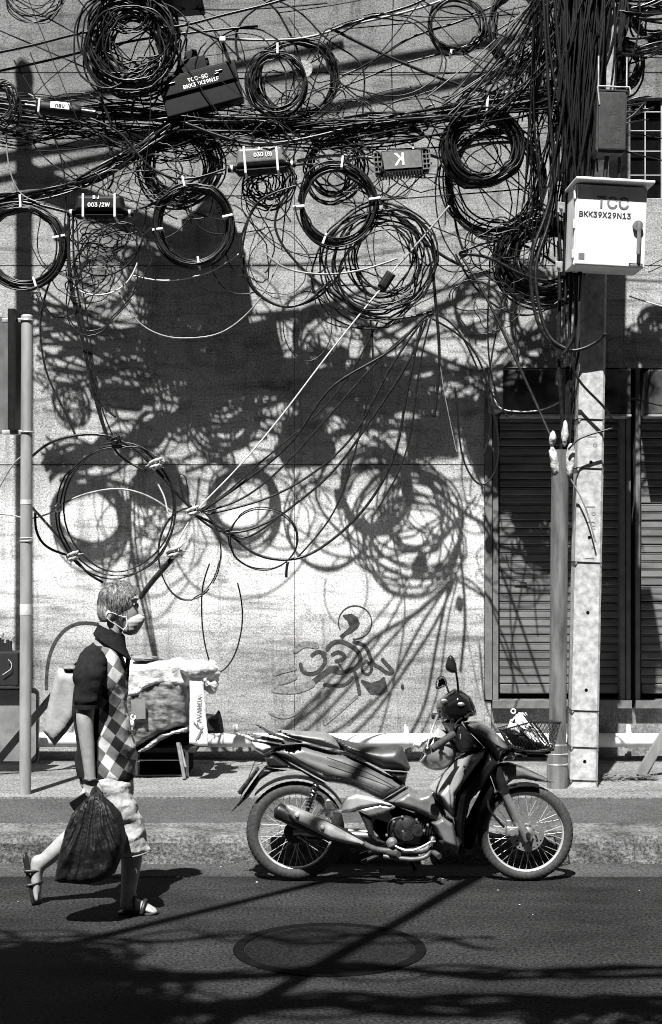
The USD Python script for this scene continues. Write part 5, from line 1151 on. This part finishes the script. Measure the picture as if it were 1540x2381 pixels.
for k_ in range(5):
    S += chain([(mp(357, 2105, -.118 + .015 * k_), .011), (mp(368 - 1.5 * abs(k_ - 1), 2107, -.12 + .0155 * k_), .0095)])
    S += chain([(mp(76, 2088, .072 + .016 * k_), .011), (mp(78, 2100, .07 + .0165 * k_), .0095)])
part(man, 'body', fuse(S, .009, 6), M['skin'], True)
# clothes
def trim(m, p0, n): return m.trim_by_plane(tuple(map(float, n)), float(np.dot(p0, n)))
T_ = chain([(mp(246, 1507), (.085, .1, .035)), (mp(236, 1550), (.118, .172, .11)), (mp(234, 1655), (.132, .165, .12)), (mp(246, 1738), (.148, .17, .1)), (mp(248, 1800), (.15, .172, .06))])
tor = T_[0]
for m in T_[1:]: tor = tor + m
tor = trim(tor, mp(248, 1812), (.12, 0, 1)); tor = tor - Manifold.hull(sph(mp(262, 1470), .072) + sph(mp(250, 1515), .066))
shirt = fuse([tor], .013, 7)
v = shirt.vertices; nn = shirt.vertex_normals
fold = meshkit.fbm(np.c_[v[:, 0] * 9 + v[:, 2] * 5, v[:, 1] * 7, v[:, 2] * 6], 3, seed=4) - .5
shirt.vertices = v + nn * (fold * .05)[:, None]
x0b = mp(243, 0)[0]
N = {'g': ('geometry', {}), 'x': ('separate_xyz', {}),
     's': ('math', {'math_type': 'multiply_add', 'value2': 1 / .062, 'value3': 40.2}), 'sk': ('math', {'math_type': 'multiply_add', 'value2': .23}),
     't': ('math', {'math_type': 'multiply', 'value2': 1 / .084}),
     'ad': ('math', {'math_type': 'add'}), 'sb': ('math', {'math_type': 'subtract'}), 'fa': ('math', {'math_type': 'floor'}), 'fb': ('math', {'math_type': 'floor'}),
     'c': ('math', {'math_type': 'add'}), 'm4': ('math', {'math_type': 'floored_modulo', 'value2': 4.}), 'q': ('math', {'math_type': 'multiply_add', 'value2': .25, 'value3': .1}),
     'r': ('rgb_ramp', {'interpolate': False, 'ramp': [(0, (.01,) * 3), (.25, (.11,) * 3), (.5, (.5,) * 3), (.75, (.15,) * 3)]}),
     'k': ('math', {'math_type': 'greater_than', 'value2': float(x0b)}), 'n': ('noise_texture', {'scale': 9., 'detail': 2.}),
     'wob': ('math', {'math_type': 'multiply_add', 'value2': .03}),
     'mx': ('mix_color', {'blend_type': 'mix', 'a': (.01, .01, .01)}),
     'n2': ('noise_texture', {'scale': 30., 'detail': 3.}), 'b': ('bump', {'strength': .35, 'distance': .01}),
     'p': ('principled_bsdf', {'roughness': .9, 'specular_ior_level': .2})}
Lk = [('g.position', 'x.vector'), ('x.z', 'sk.value1'), ('x.x', 'sk.value3'), ('sk.value', 's.value1'), ('x.z', 't.value1'), ('s.value', 'ad.value1'), ('t.value', 'ad.value2'),
      ('s.value', 'sb.value1'), ('t.value', 'sb.value2'), ('ad.value', 'fa.value1'), ('sb.value', 'fb.value1'), ('fa.value', 'c.value1'), ('fb.value', 'c.value2'),
      ('c.value', 'm4.value1'), ('m4.value', 'q.value1'), ('q.value', 'r.fac'), ('x.x', 'k.value1'), ('k.value', 'mx.fac'), ('r.color', 'mx.b'),
      ('mx.result', 'p.base_color'), ('g.position', 'n2.vector'), ('n2.fac', 'b.height'), ('b.normal', 'p.normal')]
for k_ in ('n', 'wob'): N.pop(k_)
M['argyle'] = mnode('polo_diamonds', N, Lk)
M['polo'] = mat('polo_dark', .009, .016, .95, spec=.1, scale=30, bump=.35, bscale=26, bdist=.012)
sh_ = part(man, 'polo_shirt', shirt, M['argyle'], True)
for s in (-1, 1):
    sl_ = fuse(chain([(mp(226, 1538, s * .135), .078), (mp(220, 1570, s * .18), .074), (mp(219, 1634, s * .198), (.058, .056, .02))]), .012, 4)
    v = sl_.vertices; sl_.vertices = v + sl_.vertex_normals * ((meshkit.fbm(v * [10, 8, 16], 3, seed=6) - .5) * .035)[:, None]
    part(man, 'sleeve', sl_, M['polo'], True)
    cq = mp(219, 1634, s * .198)
    part(man, 'sleeve_cuff', lathe([(.05, -.008), (.06, -.008), (.061, .012), (.05, .012)], cq, 'z', 28), M['polo'])
cv = []
for (cxp, cyp, rx_, ry_, tl) in ((259, 1462, .068, .064, .03), (259, 1480, .074, .07, .045), (261, 1500, .094, .092, .06), (260, 1503, .088, .086, .058), (258, 1466, .062, .058, .03)):
    cc = mp(cxp, cyp)
    for t in np.linspace(0, 2 * np.pi, 48, endpoint=False): cv.append(cc + A([rx_ * math.cos(t), ry_ * math.sin(t), -tl * math.cos(t) - .012 * max(0, math.cos(t)) ** 6]))
cf = []
for a_ in range(5):
    for b_ in range(48):
        p0, p1, p2, p3 = a_ * 48 + b_, a_ * 48 + (b_ + 1) % 48, ((a_ + 1) % 5) * 48 + (b_ + 1) % 48, ((a_ + 1) % 5) * 48 + b_
        cf += [[p0, p3, p2], [p0, p2, p1]]
cm = trimesh.Trimesh(A(cv), A(cf), process=False)
if cm.volume < 0: cm.invert()
part(man, 'collar', cm, M['polo'], 50)
part(man, 'button_placket', pillow([(mp(294, 1525)[0], mp(0, 1525)[2]), (mp(303, 1530)[0], mp(0, 1530)[2]), (mp(299, 1585)[0], mp(0, 1585)[2]), (mp(289, 1583)[0], mp(0, 1583)[2])], .03, .01, y=PD, step=.008), M['polo'])
Sh = chain([(mp(246, 1790), (.142, .165, .06)), (mp(258, 1840, -.03), (.12, .14, .06))]) + chain([(mp(255, 1815, -.085), (.112, .1, .08)), (mp(288, 1895, -.085), (.1, .095, .07)), (mp(318, 1966, -.085), (.08, .085, .03))]) + chain([(mp(242, 1815, .085), (.11, .1, .08)), (mp(215, 1880, .09), (.098, .095, .07)), (mp(190, 1925, .1), (.08, .085, .05))])
so = fuse(Sh, .011, 5); v = so.vertices
so.vertices = v + so.vertex_normals * ((meshkit.fbm(v * [11, 9, 22], 4, seed=8) - .5) * .05)[:, None]
part(man, 'shorts', so, M['shorts'], True)
part(man, 'shorts_hem', tube(spline([mp(318, 1976, -.085) + A([.078 * math.cos(t), .084 * math.sin(t), .014 * math.cos(t)]) for t in np.linspace(0, 2 * np.pi, 20)], 36), .004, 6), M['board'], True)
# hair, eyes, mask
hr = sph(mp(274, 1399), 1, (.096, .079, .107), seg=64) + sph(mp(256, 1420), 1, (.064, .07, .083), seg=48)
def keep(m, a, b):
    """keeps what lies left of the picture line a -> b"""
    A1, B1 = mp(*a), mp(*b); d = B1 - A1; n = A([-d[2], 0, d[0]]); return m.trim_by_plane(tuple(map(float, n)), float(n @ A1))
hr = keep(hr, (232, 1458), (292, 1408)); hr = keep(hr, (284, 1416), (320, 1362))
hm_ = fuse([hr], .006, 3); v = hm_.vertices
hm_.vertices = v + hm_.vertex_normals * ((meshkit.fbm(v * [38, 38, 16], 3, seed=9) - .5) * .008)[:, None]
part(man, 'hair', hm_, M['hair'], True)
R = np.random.default_rng(3); tufts = []
for i in range(1500):
    u = R.normal(0, 1, 3); u /= np.linalg.norm(u)
    c_ = mp(274, 1399); q0 = c_ + u * A([.095, .078, .106])
    px = CX + q0[0] * FOC / PD; py = HZ - (q0[2] - CAMZ) * FOC / PD
    if (py - 1458) > (px - 232) * (-50 / 60) or (py - 1416) > (px - 284) * (-54 / 36) : continue
    d = A([.35 * R.normal() + .1, .3 * R.normal() + u[1] * .3, -.9 if u[2] < .75 else -.2]); d -= u * (d @ u) * .85; d /= np.linalg.norm(d) + 1e-9
    ln = R.uniform(.02, .045)
    tufts.append(tube([q0, q0 + d * ln * .5 + u * .005, q0 + d * ln + u * .002], [.0016, .0013, .0003], 3))
part(man, 'hair_strands', tufts, M['hair'], True)
for s in (-1, 1):
    part(man, 'eye', sph(mp(315, 1405, s * .034), .0095, (.8, 1, .7)), M['board'])
    part(man, 'iris', sph(mp(317.5, 1405, s * .036), .006), M['dark'])
    part(man, 'eyebrow', tube(spline([mp(320, 1393, s * .02), mp(317, 1390, s * .036), mp(308, 1393, s * .05)], 8), .0035, 6), M['hair'], True)
mk_ = (Manifold.batch_hull([sph(mp(308, 1445), 1, (.056, .055, .043)), sph(mp(303, 1463), 1, (.045, .046, .03)), sph(mp(326, 1438), 1, (.025, .026, .022))]))
mk_ = keep(mk_, (292, 1438), (283, 1466)) if False else mk_.trim_by_plane((.92, 0, -.39), float(np.dot(mp(293, 1452), A([.92, 0, -.39]))))
mm = fuse([mk_], .006, 3); v = mm.vertices; mm.vertices = v + mm.vertex_normals * (np.sin(v[:, 2] * 330) * .0006)[:, None]
part(man, 'face_mask', mm, M['maskcloth'], True)
for s in (-1, 1):
    part(man, 'mask_strap', tube(spline([mp(299, 1434, s * .058), mp(278, 1428, s * .072), mp(260, 1422, s * .086), mp(254, 1428, s * .09)]), .0022, 6), M['cabinet'], True)
    part(man, 'mask_strap', tube(spline([mp(292, 1464, s * .052), mp(277, 1452, s * .068), mp(262, 1442, s * .084), mp(255, 1434, s * .089)]), .0022, 6), M['cabinet'], True)
part(man, 'mask_seam', tube(spline([mp(297, 1434, -.056), mp(300, 1447, -.058), mp(297, 1458, -.055), mp(288, 1463, -.05)], 14), .003, 6), M['cabinet'], True)
part(man, 'wristband', tube(spline([mp(227, 1800, -.2) + A([.034 * math.cos(t), .03 * math.sin(t), .004]) for t in np.linspace(0, 2 * np.pi, 20)], 36), .006, 6), M['cable'], True)
# sandals
def sole(pts, th): return fuse(chain([(p, r) for p, r in pts]), .01, 2)
sa = part(man, 'sandal', sole([(mp(296, 2110, -.085), (.034, .036, .009)), (mp(330, 2111, -.085), (.03, .036, .008)), (mp(362, 2110, -.087), (.03, .05, .008))], .01), M['sandal'], True)
part(man, 'sandal_strap', [tube(spline([mp(338, 2108, -.087) + A([.012 * math.cos(t), .046 * math.sin(t) * 1, .05 * max(-.1, math.cos(t))]) for t in np.linspace(-1.7, 1.7, 14)], 24), .011, 6), tube(spline([mp(320, 2106, -.087) + A([0, .045 * math.sin(t), .07 * max(-.1, math.cos(t))]) for t in np.linspace(-1.7, 1.7, 14)], 24), .008, 6)], M['sandal'], True)
part(man, 'sandal', sole([(mp(48, 2004, .105), (.012, .034, .03)), (mp(58, 2050, .105), (.011, .038, .03)), (mp(70, 2108, .105), (.014, .048, .02))], .01), M['sandal'], True)
part(man, 'sandal_strap', [tube(spline([mp(58, 2066, .105) + A([.064 * max(-.1, math.cos(t)), .04 * math.sin(t), .012 * math.cos(t)]) for t in np.linspace(-1.7, 1.7, 14)], 24), .009, 6), tube(spline([mp(54, 2030, .105) + A([.074 * max(-.1, math.cos(t)), .04 * math.sin(t), -.006]) for t in np.linspace(-1.7, 1.7, 14)], 24), .009, 6)], M['sandal'], True)
# what he carries
DBG = 6.6
bg = thing('carrier_bag', 'bulging black plastic bag hanging from the walking man\'s hand', 'bag', P(215, 2055, DBG))
gp = lambda L: [(P(x, y, DBG)[0], P(x, y, DBG)[2]) for x, y in L]
m = pillow(gp([(214, 1842), (232, 1842), (262, 1868), (282, 1890), (291, 1930), (292, 1958), (282, 1995), (268, 2030), (240, 2046), (210, 2054), (170, 2052), (140, 2050), (128, 2044), (138, 1990), (152, 1930), (168, 1890), (190, 1866)]), .085, .05, y=DBG, step=.007, wfun=lambda x, z: .03 + .065 * np.clip((P(0, 1842, DBG)[2] - z) / .25, 0, 1))
v = m.vertices; t = np.clip((P(0, 1842, DBG)[2] - v[:, 2]) / .42, 0, 1)
tx = P(223, 0, DBG)[0]; ang = (v[:, 0] - tx) / (.07 + .5 * t)
n1 = meshkit.fbm(np.c_[ang * 3, t * 1.5, v[:, 1] * 0 + (v[:, 1] > DBG)], 3, seed=2) - .5
pl = (.5 - np.abs(np.mod(ang * 9 + n1 * 3, 1) - .5)) * .05 * (1 - t * .75) + n1 * .05 + (meshkit.fbm(np.c_[v[:, 0] * 16, v[:, 1] * 10, v[:, 2] * 9], 4, seed=3) - .5) * .035 * t
v[:, 1] += pl * np.sign(v[:, 1] - DBG) * np.clip(np.abs(v[:, 1] - DBG) / .03, 0, 1); m.vertices = v
part(bg, 'bag_body', m, M['plastic'], True)
part(bg, 'bag_handles', [tube(spline([P(204, 1870, DBG), P(214, 1850, DBG), P(222, 1834, 6.655), P(233, 1848, DBG), P(246, 1872, DBG)]), .014, 8), tube(spline([P(212, 1862, DBG + .03), P(220, 1840, 6.67), P(232, 1858, DBG + .03)]), .012, 8)], M['plastic'], True)
pk = thing('small_pouch', 'small dark pouch squeezed between the bag handles', 'pouch', P(188, 1862, DBG + .02))
part(pk, 'pouch_body', put(bevel_box((.1, .05, .06), .012), trimesh.transformations.translation_matrix(P(188, 1864, DBG + .03)) @ rotm([0, 1, 0], -32)), M['bikegloss'])
part(pk, 'pouch_clip', put(bevel_box((.05, .01, .016), .003), trimesh.transformations.translation_matrix(P(210, 1852, DBG - .01)) @ rotm([0, 1, 0], 40)), M['alu'])
DT = 6.97
tg = thing('tote_bag', 'pale cloth tote bag slung behind the walking man\'s back', 'bag', P(135, 1733, DT))
gp = lambda L: [(P(x, y, DT)[0], P(x, y, DT)[2]) for x, y in L]
m = pillow(gp([(136, 1552), (160, 1558), (190, 1556), (190, 1640), (176, 1672), (152, 1706), (128, 1733), (112, 1712), (101, 1700), (108, 1660), (120, 1600)]), .05, .05, y=DT, step=.012)
v = m.vertices; v[:, 1] += (meshkit.fbm(v * [7, 5, 3.5], 3, seed=5) - .5) * .05; m.vertices = v
part(tg, 'bag_body', m, M['tote'], True)
part(tg, 'bag_opening', pillow(gp([(137, 1549), (165, 1546), (190, 1550), (190, 1557), (160, 1559)]), .045, .01, y=DT, step=.008), M['board'])
part(tg, 'bag_strap', tube(spline([P(180, 1556, DT), P(200, 1520, DT + .05), P(228, 1492, DT + .06), P(262, 1530, DT + .02), P(280, 1570, DT)]), .012, 8), M['tote'], True)

# ------------------------------------------------------------------ covered cart and its load
CD = 10.1
zc = lambda x, y, D=CD: P(232.4 + x * .2264, 1481.9 + y * .2264, D)
gc = lambda L, D=CD: [(zc(x, y, D)[0], zc(x, y, D)[2]) for x, y in L]
ct = thing('covered_cart', 'street cart heaped with wrapped goods behind the walking man', 'cart', zc(600, 1440))
def rough(m, sc_, am, sd):
    v = m.vertices; d = meshkit.fbm(v * sc_, 4, seed=sd) - .5
    m.vertices = v + m.vertex_normals * (d * am)[:, None]; return m
def drape(m, f, am, y0):
    v = m.vertices; w_ = np.clip((y0 - v[:, 1]) / .1, 0, 1)
    v[:, 1] -= w_ * am * (meshkit.fbm(np.c_[v[:, 0] * f, v[:, 0] * 0, v[:, 2] * 1.6], 3, seed=3) - .5); m.vertices = v; return m
part(ct, 'white_wrap', rough(pillow(gc([(60, 200), (200, 215), (320, 262), (480, 262), (560, 240), (640, 250), (800, 212), (900, 240), (938, 300), (936, 500), (800, 492), (620, 488), (520, 520), (440, 600), (330, 612), (60, 640)]), .278, .03, y=CD + .1, step=.016), 12, .016, 1), M['tarp_white'], True)
part(ct, 'loose_sheet', rough(pillow(gc([(290, 190), (420, 175), (560, 205), (640, 240), (480, 258), (330, 250)]), .16, .03, y=CD + .12, step=.016), 18, .04, 6), M['board'], True)
part(ct, 'dark_wrap', drape(rough(pillow(gc([(60, 420), (330, 420), (440, 420), (520, 400), (640, 380), (934, 400), (934, 925), (800, 925), (640, 985), (500, 1080), (370, 1150), (60, 1150)]), .27, .05, y=CD + .1, step=.016), 10, .03, 2), 16, .12, CD), M['tarp_dark'], True)
part(ct, 'striped_blanket', drape(rough(pillow(gc([(345, 1165), (480, 1085), (630, 965), (760, 915), (928, 885), (926, 965), (780, 990), (640, 1055), (560, 1125), (370, 1205)]), .285, .03, y=CD + .09, step=.014), 14, .025, 3), 16, .06, CD), M['stripe'], True)
part(ct, 'wrapped_label', polyext(Polygon(gc([(318, 640), (465, 632), (470, 835), (330, 842)], CD - .2)), CD - .2, CD - .196), M['board'])
part(ct, 'label_text', text('ac', .05, zc(330, 905, CD - .2) + A([0, -.004, 0]), (math.cos(1.15), 0, math.sin(1.15)), (-math.sin(1.15), 0, math.cos(1.15)), .001, True), M['whiteprint'], False)
for x in (385, 905): part(ct, 'cart_leg', rod(zc(x - 15, 1150), zc(x - 5, 1452), .012, 8), M['steel'])
part(ct, 'cart_leg', [rod(zc(800, 1080, CD - .15), zc(868, 1448, CD - .15), .013, 8), rod(zc(820, 1080, CD - .12), zc(880, 1330, CD - .12), .008, 8)], M['steel'])
for y in (1262, 1420): part(ct, 'cross_bar', rod(zc(390, y), zc(880, y - 4), .006, 6), M['steel'])
part(ct, 'cart_shelf', bx(zc(380, 0)[0], zc(1000, 0)[0], CD - .1, CD + .45, zc(0, 1120)[2] - .03, zc(0, 1120)[2]), M['blackcloth'])
single('storage_crate', bevel_box((zc(895, 0)[0] - zc(390, 0)[0], .4, .4), .01, ((zc(895, 0)[0] + zc(390, 0)[0]) / 2, CD + .28, GZ + .202)), M['dark'], 'black crate standing under the covered cart', 'crate')
single('black_sheet', rough(pillow(gc([(1085, 780), (1185, 800), (1225, 735), (1245, 800), (1280, 960), (1270, 985), (1110, 990), (1090, 940)], 10.4), .12, .04, y=10.4, step=.02), 9, .02, 5), M['blackcloth'], 'black sheet hanging at the right end of the covered cart', 'sheet')
0 and single('parked_box', bevel_box((.62, .35, .3), .015, (zc(1010, 0, 10.55)[0] + .1, 10.6, GZ + .16)), M['dark'], 'dark box against the wall between the cart and the motorcycle', 'box')
tw = thing('hung_towel', 'white towel printed with dark capitals and a leaf sprig, hung over the cart end', 'towel', zc(1000, 1100))
DW = CD - .23
tp = gc([(922, 380), (1062, 395), (1075, 640), (1090, 780), (1105, 940), (1112, 1112), (1010, 1108), (918, 1085), (924, 800)], DW)
part(tw, 'cloth', rough(pillow(tp, .012, .015, y=DW, step=.012), 10, .012, 7), M['towel'], True)
part(tw, 'knotted_top', rough(trimesh.creation.icosphere(4, 1.0).apply_transform(trimesh.transformations.translation_matrix(zc(1010, 330, DW + .06)) @ np.diag([.13, .1, .065, 1])), 9, .05, 8), M['tarp_white'], True)
part(tw, 'lettering', text('AVANDA', .033, zc(1042, 850, DW) + A([0, -.022, 0]), (.03, 0, 1), (-1, 0, .03), .002), M['greybox'], False)
sprig = [LineString([gc([p_], DW)[0] for p_ in L]).buffer(.0028) for L in ([(965, 860), (1000, 905), (1045, 930)], [(1000, 870), (1015, 895)], [(1040, 945), (1015, 1000), (985, 1050)], [(1040, 950), (1030, 1000), (1010, 1030)], [(1042, 945), (1050, 985)], [(1045, 940), (1060, 965)], [(1045, 930), (1062, 905)])]
part(tw, 'leaf_print', polyext(shapely.union_all(sprig), DW - .022, DW - .019), M['greybox'], False)
single('rubbish_bunch', rough(trimesh.creation.icosphere(4, 1.0).apply_transform(trimesh.transformations.translation_matrix(zc(1140, 400, 10.15)) @ np.diag([.06, .08, .12, 1])), 16, .09, 9), M['tarp_white'], 'crumpled pale plastic stuffed beside the towel knot', 'plastic bag')

# ------------------------------------------------------------------ things at the left edge
DL = 10.35
zl = lambda x, y, D=DL: P(x * .1709, 1423.7 + y * .1709, D)
bo = thing('folded_table', 'grey folding table top with rounded dark edge leaning on its side behind the sign pole', 'table', zl(200, 2050))
pg = Polygon([(zl(-900, 0)[0], zl(0, 2055)[2]), (zl(528, 0)[0], zl(0, 2055)[2]), (zl(528, 0)[0], zl(0, 1025)[2]), (zl(-900, 0)[0], zl(0, 1025)[2])]).buffer(-.05).buffer(.05, 8)
part(bo, 'table_top', polyext(pg.buffer(-.018), DL, DL + .02), M['board'])
part(bo, 'table_edge', polyext(pg.difference(pg.buffer(-.018)), DL - .012, DL + .026), M['bikedark'])
part(bo, 'edge_trim', rod(zl(-900, 1022, DL - .01), zl(250, 1022, DL - .01), .006), M['alu'])
bm = thing('wooden_prop', 'dark flat bar leaning diagonally across the folded table', 'bar', zl(0, 2000, 10.2))
part(bm, 'bar', put(bevel_box((1.3, .03, .055), .006), trimesh.transformations.translation_matrix(zl(310, 1620, 10.2)) @ rotm([0, 1, 0], -50)), M['bikedark'])
bs = thing('brush_bundle', 'black basket of dark brushes with white tips standing on the folded table', 'brushes', zl(60, 1000, 10.3))
part(bs, 'basket', bevel_box((.3, .2, .26), .02, zl(20, 760, 10.36)), M['blackcloth'])
R = np.random.default_rng(8)
for i in range(9):
    x = -60 + i * 26 + R.normal(0, 4); tx = x + R.normal(0, 12); yy = R.uniform(330, 470)
    part(bs, 'brush', rod(zl(x, 700, 10.3), zl(tx, yy, 10.3), .012, 8), M['blackcloth'])
for (x, y) in ((28, 300), (172, 345)): part(bs, 'white_tip', rod(zl(x - 8, y + 40, 10.3), zl(x + 6, y - 30, 10.3), .014, 8), M['rag'])
part(bs, 'loose_wire', tube(spline([zl(110, 640, 10.24), zl(150, 680, 10.24), zl(155, 760, 10.24), zl(110, 800, 10.24), (zl(35, 852, 10.24))]), .003, 5), M['cable_light'], True)
# right edge: leaning plank, dry leaves at the pole foot
ln = thing('leaning_plank', 'grey plank leaning at the right edge beside the pole', 'plank', P(1500, 1806, 10.1))
part(ln, 'plank', put(bevel_box((.075, .03, .95), .006), trimesh.transformations.translation_matrix(P(1535, 1725, 10.12)) @ rotm([0, 1, 0], 31)), M['wood'])
part(ln, 'brace_wire', rod(P(1507, 1800, 10.2), P(1545, 1725, 10.2), .006), M['steel'])
R = np.random.default_rng(14); lt = []
for i in range(14):
    D = R.uniform(5.2, 7.9); x = R.uniform(-1.7, 1.9); q = A([x, D, .004]); s_ = R.uniform(.003, .008)
    lt.append(trimesh.creation.icosphere(0, s_).apply_transform(trimesh.transformations.translation_matrix(q) @ np.diag([1, 1, .5, 1])))
single('grit', lt, M['rag'], 'pale bits of grit and litter lying on the road', 'grit', kind='stuff', smooth=False)
R = np.random.default_rng(12); lv = []
for i in range(260):
    x = 1392 + 135 * R.random(); D = 10.0 + R.normal(0, .05) - (x - 1392) * .0002
    q = P(x, 0, D); q[2] = GZ + .008 + .03 * R.random()
    L_ = R.uniform(.02, .05); a = R.uniform(0, 3.14)
    e = A([L_ * math.cos(a), L_ * math.sin(a) * .7, R.normal(0, .006)]); w_ = A([-e[1], e[0], .004]) * .22
    lv.append(trimesh.Trimesh([q - e, q + w_, q + e, q - w_], [[0, 1, 2], [0, 2, 3]], process=False))
single('dry_leaves', lv, M['debris'], 'line of dry leaves swept along the pavement at the pole foot', 'leaves', kind='stuff', smooth=False)
